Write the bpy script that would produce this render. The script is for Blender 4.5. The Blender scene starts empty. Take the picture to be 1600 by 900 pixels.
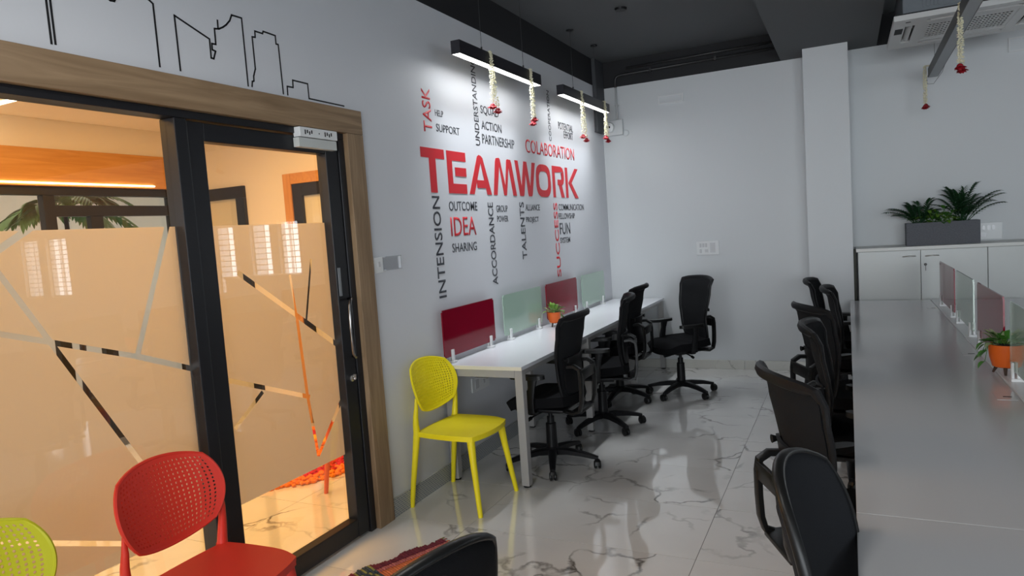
import bpy, bmesh, math, random
from math import sin, cos, pi, radians, sqrt
from mathutils import Vector, Matrix, noise
random.seed(7)
S = bpy.context.scene
COL = S.collection

# ------------------------------------------------------------------ camera
YAW, PITCH, ROLL, F_PX = radians(26.094), radians(4.657), radians(-3.904), 1081.06
CAM = Vector((2.336, 0.0, 1.555))
f = Vector((-sin(YAW)*cos(PITCH), cos(YAW)*cos(PITCH), -sin(PITCH)))
r0 = Vector((cos(YAW), sin(YAW), 0)); u0 = r0.cross(f)
rr = r0*cos(ROLL) + u0*sin(ROLL); uu = -r0*sin(ROLL) + u0*cos(ROLL)
cd = bpy.data.cameras.new('camera'); cam = bpy.data.objects.new('camera', cd); COL.objects.link(cam)
cam.matrix_world = Matrix(((rr.x, uu.x, -f.x, CAM.x), (rr.y, uu.y, -f.y, CAM.y), (rr.z, uu.z, -f.z, CAM.z), (0, 0, 0, 1)))
cd.sensor_width = 36; cd.lens = F_PX/1600*36; cd.clip_start = .02; cd.clip_end = 100
S.camera = cam

# ------------------------------------------------------------------ world, light, exposure
W = bpy.data.worlds.new('world'); S.world = W; W.use_nodes = True
bg = W.node_tree.nodes['Background']; bg.inputs[0].default_value = (.80, .90, 1, 1); bg.inputs[1].default_value = 1.6
S.view_settings.view_transform = 'Standard'; S.view_settings.look = 'None'
S.view_settings.gamma = 1; S.view_settings.exposure = 0.86; S.view_settings.use_curve_mapping = False

def area(name, loc, direction, sx, sy, power, color):
    l = bpy.data.lights.new(name, 'AREA'); l.shape = 'RECTANGLE'; l.size = sx; l.size_y = sy
    l.energy = power; l.color = color
    o = bpy.data.objects.new(name, l); COL.objects.link(o); o.location = loc
    o.rotation_euler = Vector(direction).to_track_quat('-Z', 'Y').to_euler()
    return o
DAY = (.90, .955, 1)
# daylight outside the window openings of the hall (right wall, wall behind the camera)
area('daylight_right', (11.9, -.4, 1.75), (-1, 0, -.05), 5.6, 1.7, 8, DAY)
area('daylight_front', (3.2, -4.45, 1.75), (0, 1, -.05), 4.8, 1.7, 138, DAY)
# pendant lamps near the TEAMWORK wall
PX = .20
for k, (ya, yb) in enumerate(((3.80, 5.06), (5.53, 6.78))):
    l = area('pendant_light', (PX, (ya+yb)/2, 2.658), (0, 0, -1), .05, yb-ya-.06, 1.7, (.93, .97, 1))
    l = area('pendant_light', (PX, (ya+yb)/2, 2.657), (0, 0, -1), .05, yb-ya-.06, 3.3, (.90, .95, 1)); l.data.spread = radians(75)
# unseen fill lamps added over the aisle to brighten the floor and desks
for xa, yc, pw in ((1.15, 1.1, 6), (1.15, -.9, 9)):
    area('aisle_fill', (xa, yc, 2.658), (0, 0, -1), .05, 1.2, pw, (1, .97, .93))
# warm lamps of the glass cabin
area('cabin_light', (-1.25, 2.2, 2.60), (0, 0, -1), 1.4, 3.4, 63, (1, .52, .135))

# ------------------------------------------------------------------ materials
def mat(name, col, rough=.5, metal=0, spec=.5, coat=0, emit=None, estr=0, bump=0, bscale=200, var=0, vscale=20, trans=0, alpha=1, sheen=0):
    m = bpy.data.materials.new(name); m.use_nodes = True; nt = m.node_tree; b = nt.nodes['Principled BSDF']
    b.inputs['Base Color'].default_value = (*col, 1); b.inputs['Roughness'].default_value = rough
    b.inputs['Metallic'].default_value = metal; b.inputs['Specular IOR Level'].default_value = spec
    b.inputs['Coat Weight'].default_value = coat; b.inputs['Coat Roughness'].default_value = .05
    b.inputs['Transmission Weight'].default_value = trans; b.inputs['Alpha'].default_value = alpha
    b.inputs['Sheen Weight'].default_value = sheen
    if emit: b.inputs['Emission Color'].default_value = (*emit, 1); b.inputs['Emission Strength'].default_value = estr
    tc = nt.nodes.new('ShaderNodeTexCoord')
    if var:
        n = nt.nodes.new('ShaderNodeTexNoise'); n.inputs['Scale'].default_value = vscale; n.inputs['Detail'].default_value = 4
        nt.links.new(tc.outputs['Object'], n.inputs['Vector'])
        r = nt.nodes.new('ShaderNodeMapRange'); r.inputs[3].default_value = 1-var; r.inputs[4].default_value = 1+var
        nt.links.new(n.outputs[0], r.inputs[0])
        mx = nt.nodes.new('ShaderNodeVectorMath'); mx.operation = 'SCALE'; mx.inputs[0].default_value = col
        nt.links.new(r.outputs[0], mx.inputs['Scale']); nt.links.new(mx.outputs[0], b.inputs['Base Color'])
    if bump:
        n = nt.nodes.new('ShaderNodeTexNoise'); n.inputs['Scale'].default_value = bscale
        nt.links.new(tc.outputs['Object'], n.inputs['Vector'])
        bp = nt.nodes.new('ShaderNodeBump'); bp.inputs['Strength'].default_value = bump; bp.inputs['Distance'].default_value = .002
        nt.links.new(n.outputs[0], bp.inputs['Height']); nt.links.new(bp.outputs[0], b.inputs['Normal'])
    return m
def ramp(nt, stops):
    r = nt.nodes.new('ShaderNodeValToRGB')
    while len(r.color_ramp.elements) < len(stops): r.color_ramp.elements.new(.5)
    for e, (p, c) in zip(r.color_ramp.elements, stops):
        e.position = p; e.color = (*c, 1) if len(c) == 3 else c
    return r
def wood(name, c1, c2, axis=1, rough=.5):
    m = mat(name, c1, rough); nt = m.node_tree; b = nt.nodes['Principled BSDF']
    tc = nt.nodes.new('ShaderNodeTexCoord'); mp = nt.nodes.new('ShaderNodeMapping')
    sc = [14, 14, 14]; sc[axis] = 1.0; mp.inputs['Scale'].default_value = sc
    n = nt.nodes.new('ShaderNodeTexNoise'); n.inputs['Scale'].default_value = 1.6; n.inputs['Detail'].default_value = 7; n.inputs['Distortion'].default_value = 1.3
    nt.links.new(tc.outputs['Object'], mp.inputs[0]); nt.links.new(mp.outputs[0], n.inputs['Vector'])
    r = ramp(nt, [(.32, c1), (.5, tuple((a+b_)/2 for a, b_ in zip(c1, c2))), (.68, c2)])
    nt.links.new(n.outputs[0], r.inputs[0]); nt.links.new(r.outputs[0], b.inputs['Base Color'])
    return m
def marble(name, base, vein, rough, spec=.5, scale=1.0, coat=0.0):
    m = mat(name, base, rough, spec=spec, coat=coat); nt = m.node_tree; b = nt.nodes['Principled BSDF']
    tc = nt.nodes.new('ShaderNodeTexCoord'); oi = nt.nodes.new('ShaderNodeObjectInfo')
    off = nt.nodes.new('ShaderNodeVectorMath'); off.operation = 'SCALE'; off.inputs[0].default_value = (13.1, 7.7, 5.3)
    nt.links.new(oi.outputs['Random'], off.inputs['Scale'])
    ad = nt.nodes.new('ShaderNodeVectorMath'); ad.operation = 'ADD'
    nt.links.new(tc.outputs['Object'], ad.inputs[0]); nt.links.new(off.outputs[0], ad.inputs[1])
    n = nt.nodes.new('ShaderNodeTexNoise'); n.inputs['Scale'].default_value = 2.6*scale; n.inputs['Detail'].default_value = 5
    nt.links.new(ad.outputs[0], n.inputs['Vector'])
    sc = nt.nodes.new('ShaderNodeVectorMath'); sc.operation = 'SCALE'; sc.inputs['Scale'].default_value = .55
    nt.links.new(n.outputs['Color'], sc.inputs[0])
    ad2 = nt.nodes.new('ShaderNodeVectorMath'); ad2.operation = 'ADD'
    nt.links.new(ad.outputs[0], ad2.inputs[0]); nt.links.new(sc.outputs[0], ad2.inputs[1])
    v = nt.nodes.new('ShaderNodeTexVoronoi'); v.feature = 'DISTANCE_TO_EDGE'; v.inputs['Scale'].default_value = 2.3*scale
    nt.links.new(ad2.outputs[0], v.inputs['Vector'])
    r = ramp(nt, [(0, (1, 1, 1)), (.012, (.75, .75, .75)), (.035, (0, 0, 0))])
    nt.links.new(v.outputs['Distance'], r.inputs[0])
    # veins fade in and out
    n2 = nt.nodes.new('ShaderNodeTexNoise'); n2.inputs['Scale'].default_value = 2.2*scale; n2.inputs['Detail'].default_value = 3
    nt.links.new(ad.outputs[0], n2.inputs['Vector'])
    r2 = ramp(nt, [(.48, (0, 0, 0)), (.66, (1, 1, 1))]); nt.links.new(n2.outputs[0], r2.inputs[0])
    mu = nt.nodes.new('ShaderNodeMath'); mu.operation = 'MULTIPLY'
    nt.links.new(r.outputs[0], mu.inputs[0]); nt.links.new(r2.outputs[0], mu.inputs[1])
    mx = nt.nodes.new('ShaderNodeMix'); mx.data_type = 'RGBA'
    nt.links.new(mu.outputs[0], mx.inputs[0]); mx.inputs[6].default_value = (*base, 1); mx.inputs[7].default_value = (*vein, 1)
    # soft clouding
    r3 = ramp(nt, [(.3, (.90, .90, .90)), (.7, (1, 1, 1))]); nt.links.new(n.outputs[0], r3.inputs[0])
    m2 = nt.nodes.new('ShaderNodeMix'); m2.data_type = 'RGBA'; m2.blend_type = 'MULTIPLY'; m2.inputs[0].default_value = 1
    nt.links.new(mx.outputs[2], m2.inputs[6]); nt.links.new(r3.outputs[0], m2.inputs[7])
    nt.links.new(m2.outputs[2], b.inputs['Base Color'])
    return m
def glass(name, tint=(1, 1, 1), ior=1.5, boost=1.0):
    m = bpy.data.materials.new(name); m.use_nodes = True; nt = m.node_tree; nt.nodes.clear()
    o = nt.nodes.new('ShaderNodeOutputMaterial'); mx = nt.nodes.new('ShaderNodeMixShader')
    t = nt.nodes.new('ShaderNodeBsdfTransparent'); t.inputs[0].default_value = (*tint, 1)
    g = nt.nodes.new('ShaderNodeBsdfGlossy'); g.inputs['Roughness'].default_value = 0.0
    fr = nt.nodes.new('ShaderNodeFresnel'); fr.inputs[0].default_value = ior
    mu = nt.nodes.new('ShaderNodeMath'); mu.operation = 'MULTIPLY'; mu.inputs[1].default_value = boost; mu.use_clamp = True
    ge = nt.nodes.new('ShaderNodeNewGeometry'); sb = nt.nodes.new('ShaderNodeMath'); sb.operation = 'SUBTRACT'; sb.inputs[0].default_value = 1
    nt.links.new(ge.outputs['Backfacing'], sb.inputs[1]); m2 = nt.nodes.new('ShaderNodeMath'); m2.operation = 'MULTIPLY'   # a real pane never totally reflects from inside
    nt.links.new(fr.outputs[0], mu.inputs[0]); nt.links.new(mu.outputs[0], m2.inputs[0]); nt.links.new(sb.outputs[0], m2.inputs[1]); nt.links.new(m2.outputs[0], mx.inputs[0])
    nt.links.new(t.outputs[0], mx.inputs[1]); nt.links.new(g.outputs[0], mx.inputs[2]); nt.links.new(mx.outputs[0], o.inputs[0])
    return m
def frost(name, col, through=.5, gloss=1.0):
    """milky film: diffuse + translucent under a thin clear gloss"""
    m = bpy.data.materials.new(name); m.use_nodes = True; nt = m.node_tree; nt.nodes.clear()
    o = nt.nodes.new('ShaderNodeOutputMaterial')
    d = nt.nodes.new('ShaderNodeBsdfDiffuse'); d.inputs[0].default_value = (*col, 1)
    t = nt.nodes.new('ShaderNodeBsdfTranslucent'); t.inputs[0].default_value = (*col, 1)
    a = nt.nodes.new('ShaderNodeMixShader'); a.inputs[0].default_value = through
    nt.links.new(d.outputs[0], a.inputs[1]); nt.links.new(t.outputs[0], a.inputs[2])
    g = nt.nodes.new('ShaderNodeBsdfGlossy'); g.inputs['Roughness'].default_value = .02
    fr = nt.nodes.new('ShaderNodeFresnel'); fr.inputs[0].default_value = 1.4
    mu = nt.nodes.new('ShaderNodeMath'); mu.operation = 'MULTIPLY'; mu.inputs[1].default_value = gloss
    nt.links.new(fr.outputs[0], mu.inputs[0])
    b = nt.nodes.new('ShaderNodeMixShader'); nt.links.new(mu.outputs[0], b.inputs[0])
    nt.links.new(a.outputs[0], b.inputs[1]); nt.links.new(g.outputs[0], b.inputs[2]); nt.links.new(b.outputs[0], o.inputs[0])
    return m

M = {}
M['wall'] = mat('wall_paint', (.66, .67, .70), .55, bump=.15, bscale=60)
M['wall_back'] = mat('back_wall_paint', (.66, .68, .69), .42, spec=.4, bump=.12, bscale=40)
M['black_paint'] = mat('black_ceiling_paint', (.012, .012, .014), .7)
M['ceil'] = mat('charcoal_ceiling_paint', (.085, .09, .093), .8, bump=.2, bscale=30)
M['tile'] = marble('marble_tile', (.80, .785, .76), (.16, .145, .13), .05, spec=1.0, coat=.9)
M['grout'] = mat('grout', (.16, .155, .15), .8)
M['skirt_marble'] = marble('marble_skirting', (.62, .61, .56), (.3, .29, .26), .25, scale=1.5)
M['wood'] = wood('oak_laminate', (.20, .125, .065), (.33, .22, .125), 1)
M['wood_v'] = wood('oak_laminate_upright', (.20, .125, .065), (.33, .22, .125), 2)
M['orange_wood'] = wood('honey_laminate', (.50, .22, .05), (.62, .30, .08), 1)
M['orange_wood_v'] = wood('honey_laminate_upright', (.50, .22, .05), (.62, .30, .08), 2)
M['black_alu'] = mat('black_aluminium', (.010, .010, .012), .38, spec=.4)
M['grey_alu'] = mat('grey_powdercoat', (.36, .35, .34), .4, var=.04)
M['steel'] = mat('brushed_steel', (.6, .58, .55), .3, metal=1)
M['black_plastic'] = mat('black_plastic', (.007, .007, .008), .45, spec=.25)
M['black_gloss'] = mat('black_plastic_smooth', (.009, .009, .009), .35, spec=.3)
M['fabric'] = mat('black_seat_fabric', (.005, .005, .006), .9, spec=.15, bump=.4, bscale=500)
M['mesh_fabric'] = mat('charcoal_mesh_fabric', (.009, .0095, .011), .85, spec=.2, bump=.5, bscale=700)
M['desk_white'] = mat('white_laminate', (.74, .755, .79), .2, spec=.5)
M['desk_grey'] = mat('pale_grey_laminate', (.60, .60, .61), .16, spec=.6)
M['edge_band'] = mat('cream_edge_band', (.74, .70, .58), .4)
M['red_glass'] = mat('dark_red_backpainted_glass', (.22, .004, .018), .08, spec=.32)
M['green_glass'] = mat('pale_green_glass', (.46, .62, .50), .05, spec=.9, coat=.5, alpha=.72)
M['white_plastic'] = mat('white_plastic', (.75, .76, .76), .3)
M['clear_plastic'] = mat('clear_plastic', (.75, .77, .80), .15, alpha=.45)
M['dark_slot'] = mat('dark_slot', (.01, .01, .01), .7)
M['yellow'] = mat('yellow_polypropylene', (.92, .76, .010), .42)
M['olive'] = mat('lime_yellow_polypropylene', (.52, .50, .010), .42)
M['red'] = mat('red_polypropylene', (.66, .034, .018), .42)
M['orange_plastic'] = mat('orange_polypropylene', (.75, .12, .01), .42)
M['pot'] = mat('orange_pot_glaze', (.78, .13, .010), .4)
M['pot_leg'] = mat('dark_wood_peg', (.05, .025, .015), .6)
M['soil'] = mat('dark_soil', (.015, .012, .01), .95, bump=1, bscale=80)
M['leaf'] = mat('green_leaf', (.06, .20, .025), .45, var=.35, vscale=14)
M['leaf_light'] = mat('light_green_leaf', (.17, .34, .04), .45, var=.3, vscale=14)
M['leaf_dark'] = mat('dark_palm_leaf', (.020, .075, .026), .45, var=.3, vscale=14)
M['leaf_var'] = mat('variegated_leaf', (.36, .42, .22), .5, var=.4, vscale=60)
M['granite'] = mat('grey_granite_finish', (.115, .12, .135), .75, var=.35, vscale=90, bump=.6, bscale=120)
M['cabinet'] = mat('cabinet_white', (.60, .62, .60), .3)
M['cab_edge'] = mat('cabinet_top_white', (.70, .70, .66), .35)
M['olive_strip'] = mat('olive_gap_shade_and_plinth', (.035, .036, .022), .6)  # shade of the gap beside the column put into colour; also the cabinet plinths
M['ac_white'] = mat('aircon_white', (.60, .60, .59), .4)
M['ac_body'] = mat('aircon_grey_sheet', (.14, .155, .17), .4, metal=.3, var=.1)
M['garland'] = mat('jasmine_white', (.78, .74, .55), .7, var=.2, vscale=50)
M['rose'] = mat('rose_red', (.30, .004, .012), .55, var=.3, vscale=60)
M['led'] = mat('lamp_diffuser', (1, 1, 1), .5, emit=(1, .98, .95), estr=3)
M['diffuser_off'] = mat('unlit_diffuser', (.33, .35, .37), .5)
M['lamp_body'] = mat('lamp_black_profile', (.018, .017, .022), .35)
M['lamp_body_grey'] = mat('lamp_dark_grey_profile', (.05, .05, .05), .45)
M['wire'] = mat('steel_wire', (.06, .06, .06), .4, metal=.5)
M['dark_ink'] = mat('charcoal_vinyl', (.035, .038, .048), .5)
M['red_ink'] = mat('red_vinyl', (.62, .018, .028), .45)
M['black_ink'] = mat('black_vinyl', (.006, .006, .008), .45)
M['glass'] = glass('clear_glass', (.97, .98, .97), 1.5, 1.7)
M['film'] = frost('frosted_film', (.88, .84, .78), .84, 1.0)
M['cream'] = mat('cabin_cream_paint', (.80, .74, .64), .7, bump=.1, bscale=50)
M['led_warm'] = mat('warm_led_strip', (1, .8, .5), .5, emit=(1, .80, .55), estr=5)
M['duct'] = mat('dark_grey_duct', (.055, .058, .064), .6)
M['conduit'] = mat('black_conduit', (.03, .03, .03), .4)
M['conduit_w'] = mat('white_painted_conduit', (.55, .56, .56), .4)
M['grille_bar'] = mat('window_grille_paint', (.30, .30, .29), .5)
M['marigold'] = mat('marigold_orange', (.85, .22, .01), .8, var=.35, vscale=40)
M['marigold_y'] = mat('marigold_yellow', (.90, .50, .02), .8, var=.25, vscale=40)
M['petal_red'] = mat('crimson_petals', (.62, .008, .02), .75, var=.35, vscale=40)
M['denim'] = mat('rag_navy', (.02, .03, .05), .9)

# mosaic skirting of the TEAMWORK wall
def mosaic():
    m = mat('mosaic_skirting', (.3, .32, .33), .35); nt = m.node_tree; b = nt.nodes['Principled BSDF']
    tc = nt.nodes.new('ShaderNodeTexCoord'); mp = nt.nodes.new('ShaderNodeMapping'); mp.inputs['Rotation'].default_value = (0, radians(90), radians(90))
    sp = nt.nodes.new('ShaderNodeSeparateXYZ'); cb = nt.nodes.new('ShaderNodeCombineXYZ')
    nt.links.new(tc.outputs['Object'], sp.inputs[0]); nt.links.new(sp.outputs['Y'], cb.inputs['X']); nt.links.new(sp.outputs['Z'], cb.inputs['Y'])
    br = nt.nodes.new('ShaderNodeTexBrick'); br.inputs['Scale'].default_value = 1
    br.inputs['Brick Width'].default_value = .024; br.inputs['Row Height'].default_value = .012; br.inputs['Mortar Size'].default_value = .0036
    br.inputs['Color1'].default_value = (.19, .23, .27, 1); br.inputs['Color2'].default_value = (.14, .18, .22, 1); br.inputs['Mortar'].default_value = (.44, .44, .42, 1)
    nt.links.new(cb.outputs[0], br.inputs['Vector']); nt.links.new(br.outputs[0], b.inputs['Base Color'])
    return m
M['mosaic'] = mosaic()

# ------------------------------------------------------------------ helpers
def link(o, parent=None):
    COL.objects.link(o)
    if parent is not None: o.parent = parent
    return o
def obj(name, bm, m, parent=None, smooth=False, loc=None, rot=None):
    me = bpy.data.meshes.new(name)
    bmesh.ops.recalc_face_normals(bm, faces=bm.faces[:])
    bm.to_mesh(me); bm.free()
    ms = m if isinstance(m, (list, tuple)) else [m]
    for x in ms: me.materials.append(x)
    if smooth:
        for p in me.polygons: p.use_smooth = True
        if smooth != 'all': me.set_sharp_from_angle(angle=radians(38))
    o = bpy.data.objects.new(name, me)
    if loc: o.location = loc
    if rot: o.rotation_euler = rot
    return link(o, parent)
def inst(name, me, parent=None, loc=(0, 0, 0), rot=(0, 0, 0)):
    o = bpy.data.objects.new(name, me); o.location = loc; o.rotation_euler = rot
    return link(o, parent)
def tag(o, label, cat, group=None, kind=None):
    if label: o['label'] = label
    if cat: o['category'] = cat
    if group: o['group'] = group
    if kind: o['kind'] = kind
    return o
def thing(name, label, cat, loc=(0, 0, 0), rz=0, group=None):
    o = bpy.data.objects.new(name, None); o.empty_display_size = .05; o.location = loc; o.rotation_euler = (0, 0, rz)
    link(o); return tag(o, label, cat, group)
def struct(name, label, cat='structure', loc=(0, 0, 0)):
    o = bpy.data.objects.new(name, None); o.location = loc; link(o); return tag(o, label, cat, kind='structure')
def copy_tree(o, parent=None):
    c = o.copy(); COL.objects.link(c)
    if parent is not None: c.parent = parent
    for ch in list(o.children): copy_tree(ch, c)
    return c
def NB(): return bmesh.new()
def box(bm, x0, x1, y0, y1, z0, z1, mi=0, mtx=None, bev=0):
    v = [bm.verts.new(p) for p in ((x0, y0, z0), (x1, y0, z0), (x1, y1, z0), (x0, y1, z0), (x0, y0, z1), (x1, y0, z1), (x1, y1, z1), (x0, y1, z1))]
    if mtx is not None:
        for q in v: q.co = mtx @ q.co
    fs = [bm.faces.new([v[i] for i in q]) for q in ((0, 3, 2, 1), (4, 5, 6, 7), (0, 1, 5, 4), (1, 2, 6, 5), (2, 3, 7, 6), (3, 0, 4, 7))]
    for q in fs: q.material_index = mi
    if bev:
        es = list({e for q in fs for e in q.edges})
        bmesh.ops.bevel(bm, geom=es, offset=bev, segments=2, affect='EDGES', profile=.5)
    return bm
def bx(x0, x1, y0, y1, z0, z1, bev=0, mtx=None): return box(NB(), x0, x1, y0, y1, z0, z1, 0, mtx, bev)
def frame_of(d):
    d = d.normalized(); a = Vector((0, 0, 1)) if abs(d.z) < .9 else Vector((1, 0, 0))
    x = d.cross(a).normalized(); return x, d.cross(x).normalized()
def tube(bm, pts, rad, n=8, caps=True, mi=0, squash=1):
    pts = [Vector(p) for p in pts]; R = rad if isinstance(rad, (list, tuple)) else [rad]*len(pts)
    rings = []; px = None
    for i, p in enumerate(pts):
        d = (pts[min(i+1, len(pts)-1)] - pts[max(i-1, 0)])
        if px is None: px, py = frame_of(d)
        else:
            dn = d.normalized(); px = (px - dn*px.dot(dn)).normalized(); py = dn.cross(px)
        rings.append([bm.verts.new(p + (px*cos(2*pi*k/n) + py*sin(2*pi*k/n)*squash)*R[i]) for k in range(n)])
    for a, b in zip(rings, rings[1:]):
        for k in range(n):
            q = bm.faces.new((a[k], a[(k+1) % n], b[(k+1) % n], b[k])); q.material_index = mi
    if caps:
        bm.faces.new(rings[0][::-1]).material_index = mi; bm.faces.new(rings[-1]).material_index = mi
    return bm
def rect_sweep(bm, pts, w, h, side=Vector((0, 1, 0))):
    """rectangular section swept along a path; w along side, h perpendicular (lists allowed)"""
    pts = [Vector(p) for p in pts]; n = len(pts)
    ws = w if isinstance(w, (list, tuple)) else [w]*n; hs = h if isinstance(h, (list, tuple)) else [h]*n
    rings = []
    for i, p in enumerate(pts):
        d = (pts[min(i+1, n-1)] - pts[max(i-1, 0)]).normalized(); up = side.cross(d).normalized()
        s = side*ws[i]/2; u = up*hs[i]/2; c = .72
        rings.append([bm.verts.new(p+q) for q in (s*c+u, s+u*c, s-u*c, s*c-u, -s*c-u, -s-u*c, -s+u*c, -s*c+u)])
    for a, b in zip(rings, rings[1:]):
        for k in range(8): bm.faces.new((a[k], a[(k+1) % 8], b[(k+1) % 8], b[k]))
    bm.faces.new(rings[0][::-1]); bm.faces.new(rings[-1])
    return bm
def lathe(bm, prof, n=20, c=(0, 0, 0), mi=0):
    rings = [[bm.verts.new((c[0]+r*cos(2*pi*k/n), c[1]+r*sin(2*pi*k/n), c[2]+z)) for k in range(n)] for r, z in prof]
    for a, b in zip(rings, rings[1:]):
        for k in range(n): bm.faces.new((a[k], a[(k+1) % n], b[(k+1) % n], b[k])).material_index = mi
    bm.faces.new(rings[0][::-1]).material_index = mi; bm.faces.new(rings[-1]).material_index = mi
    return bm
def surf(bm, fn, nu, nv, thick):
    """closed slab over a (u,v) grid in [-1,1]; fn(u,v)->Vector, thickness along the numeric normal"""
    P = [[fn(-1+2*i/nu, -1+2*j/nv) for j in range(nv+1)] for i in range(nu+1)]
    def nrm(i, j):
        a = P[min(i+1, nu)][j]-P[max(i-1, 0)][j]; b = P[i][min(j+1, nv)]-P[i][max(j-1, 0)]
        c = a.cross(b); return c.normalized() if c.length > 1e-9 else Vector((1, 0, 0))
    T = [[bm.verts.new(P[i][j]) for j in range(nv+1)] for i in range(nu+1)]
    B = [[bm.verts.new(P[i][j]+nrm(i, j)*thick) for j in range(nv+1)] for i in range(nu+1)]
    for i in range(nu):
        for j in range(nv):
            bm.faces.new((T[i][j], T[i+1][j], T[i+1][j+1], T[i][j+1]))
            bm.faces.new((B[i][j], B[i][j+1], B[i+1][j+1], B[i+1][j]))
    rim = [(i, 0) for i in range(nu)]+[(nu, j) for j in range(nv)]+[(i, nv) for i in range(nu, 0, -1)]+[(0, j) for j in range(nv, 0, -1)]
    for a, b in zip(rim, rim[1:]+rim[:1]):
        bm.faces.new((T[a[0]][a[1]], B[a[0]][a[1]], B[b[0]][b[1]], T[b[0]][b[1]]))
    return bm
def perforated(bm, fn, nu, nv, thick, hole=.30, margin=1, seg=8, aspect=1.0):
    """thin sheet over [-1,1]^2 with a round hole in every cell but the margin ones; real openings, both faces and hole walls"""
    def layer(off):
        V = {}
        def nr(u, v):
            e = .01; a = fn(min(u+e, 1), v)-fn(max(u-e, -1), v); b = fn(u, min(v+e, 1))-fn(u, max(v-e, -1))
            c = a.cross(b); return c.normalized() if c.length > 1e-12 else Vector((1, 0, 0))
        def P(u, v): return fn(u, v)+nr(u, v)*off
        C = [[bm.verts.new(P(-1+2*i/nu, -1+2*j/nv)) for j in range(nv+1)] for i in range(nu+1)]
        H = {}
        for i in range(nu):
            for j in range(nv):
                if margin <= i < nu-margin and margin <= j < nv-margin:
                    uc, vc = -1+2*(i+.5)/nu, -1+2*(j+.5)/nv; ring = []
                    for k in range(seg):
                        a = 2*pi*(k+.5)/seg - pi*3/4 - pi/seg*1.0
                        ring.append(bm.verts.new(P(uc+hole*cos(a)*2/nu*.8*aspect, vc+hole*sin(a)*2/nv)))
                    H[i, j] = ring
        return C, H
    A, HA = layer(0); B, HB = layer(thick)
    def fill(C, H, flip):
        for i in range(nu):
            for j in range(nv):
                q = [C[i][j], C[i+1][j], C[i+1][j+1], C[i][j+1]]
                if (i, j) not in H:
                    bm.faces.new(q[::-1] if flip else q); continue
                h = H[i, j]; s = seg//4
                for c in range(4):
                    # corner c owns hole verts c*s .. c*s+s
                    idx = [h[(c*s+t) % seg] for t in range(s+1)]
                    fc = [q[c], q[(c+1) % 4]] + idx[::-1]
                    bm.faces.new(fc[::-1] if flip else fc)
    fill(A, HA, False); fill(B, HB, True)
    for k in HA:
        a, b = HA[k], HB[k]
        for t in range(seg): bm.faces.new((a[t], b[t], b[(t+1) % seg], a[(t+1) % seg]))
    rim = [(i, 0) for i in range(nu)]+[(nu, j) for j in range(nv)]+[(i, nv) for i in range(nu, 0, -1)]+[(0, j) for j in range(nv, 0, -1)]
    for a, b in zip(rim, rim[1:]+rim[:1]):
        bm.faces.new((A[a[0]][a[1]], B[a[0]][a[1]], B[b[0]][b[1]], A[b[0]][b[1]]))
    return bm
def squircle(u, v, k=.42):
    return u*sqrt(1-k*v*v), v*sqrt(1-k*u*u)

# ------------------------------------------------------------------ setting
ZC, ZB, YB, XR, YF = 3.27, 3.0, 7.25, 11.5, -4.0       # ceiling, black band, back wall, right wall, wall behind camera
DZ0, DZ1, DY1 = 0, 2.245, 3.045                         # glazed opening in the left wall
DY0 = -1.0
# floors: slab + individual tiles
fl = struct('floor', 'white grey-veined marble tile floor of the office and the glass cabin', 'floor')
obj('grout_bed', bx(-5.0, XR, YF, YB, -.10, -.0015), M['grout'], fl)
xs = [-3.13, -1.93, -.73, .47, 1.67, 2.87, 4.07, 5.27, 6.47, 7.67, 8.87, 10.07, XR]
ys = [-4.0+0]; y = -3.52
while y < YB: ys.append(y); y += .6
ys.append(YB)
tiles = {}
for i in range(len(xs)-1):
    for j in range(len(ys)-1):
        w = round(xs[i+1]-xs[i], 3); h = round(ys[j+1]-ys[j], 3)
        if xs[i] > 6 and (i+j) < 0: continue
        if (w, h) not in tiles:
            o = obj('tile', bx(-w/2+.0014, w/2-.0014, -h/2+.0014, h/2-.0014, -.008, 0), M['tile'], fl)
            tiles[w, h] = o.data
        else:
            o = inst('tile', tiles[w, h], fl)
        o.location = ((xs[i]+xs[i+1])/2, (ys[j]+ys[j+1])/2, 0)

def two_tone(bm, x0, x1, y0, y1, z0, z1):
    if z1 <= ZB: box(bm, x0, x1, y0, y1, z0, z1, 0)
    elif z0 >= ZB: box(bm, x0, x1, y0, y1, z0, z1, 1)
    else:
        box(bm, x0, x1, y0, y1, z0, ZB, 0); box(bm, x0, x1, y0, y1, ZB, z1, 1)
bm = NB()
two_tone(bm, -.12, 0, DY1, YB+.15, 0, ZC); two_tone(bm, -.12, 0, DY0, DY1, DZ1, ZC); two_tone(bm, -.12, 0, YF-.15, DY0, 0, ZC)
o = obj('wall_left', bm, [M['wall'], M['black_paint']]); tag(o, 'pale grey wall carrying the word cloud, painted black above the lamps', 'wall', kind='structure')
WIN = [(4.29, 4.66, 1.08, 1.93), (4.81, 5.19, .915, 1.91), (5.51, 5.90, .915, 1.92), (9.40, 9.98, .96, 1.98), (10.2, 10.7, .96, 1.98)]
bm = NB(); x = -.12
for a, b, z0, z1 in WIN:
    two_tone(bm, x, a, YB, YB+.15, 0, ZC); two_tone(bm, a, b, YB, YB+.15, 0, z0); two_tone(bm, a, b, YB, YB+.15, z1, ZC); x = b
two_tone(bm, x, XR+.15, YB, YB+.15, 0, ZC)
o = obj('wall_back', bm, [M['wall_back'], M['black_paint']]); tag(o, 'white end wall behind the desks with black band under the ceiling', 'wall', kind='structure')
o = obj('column', bx(2.008, 2.373, 6.88, YB, 0, ZB), M['wall_back']); tag(o, 'white square column projecting from the end wall beside the cabinets', 'column', kind='structure')
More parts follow.
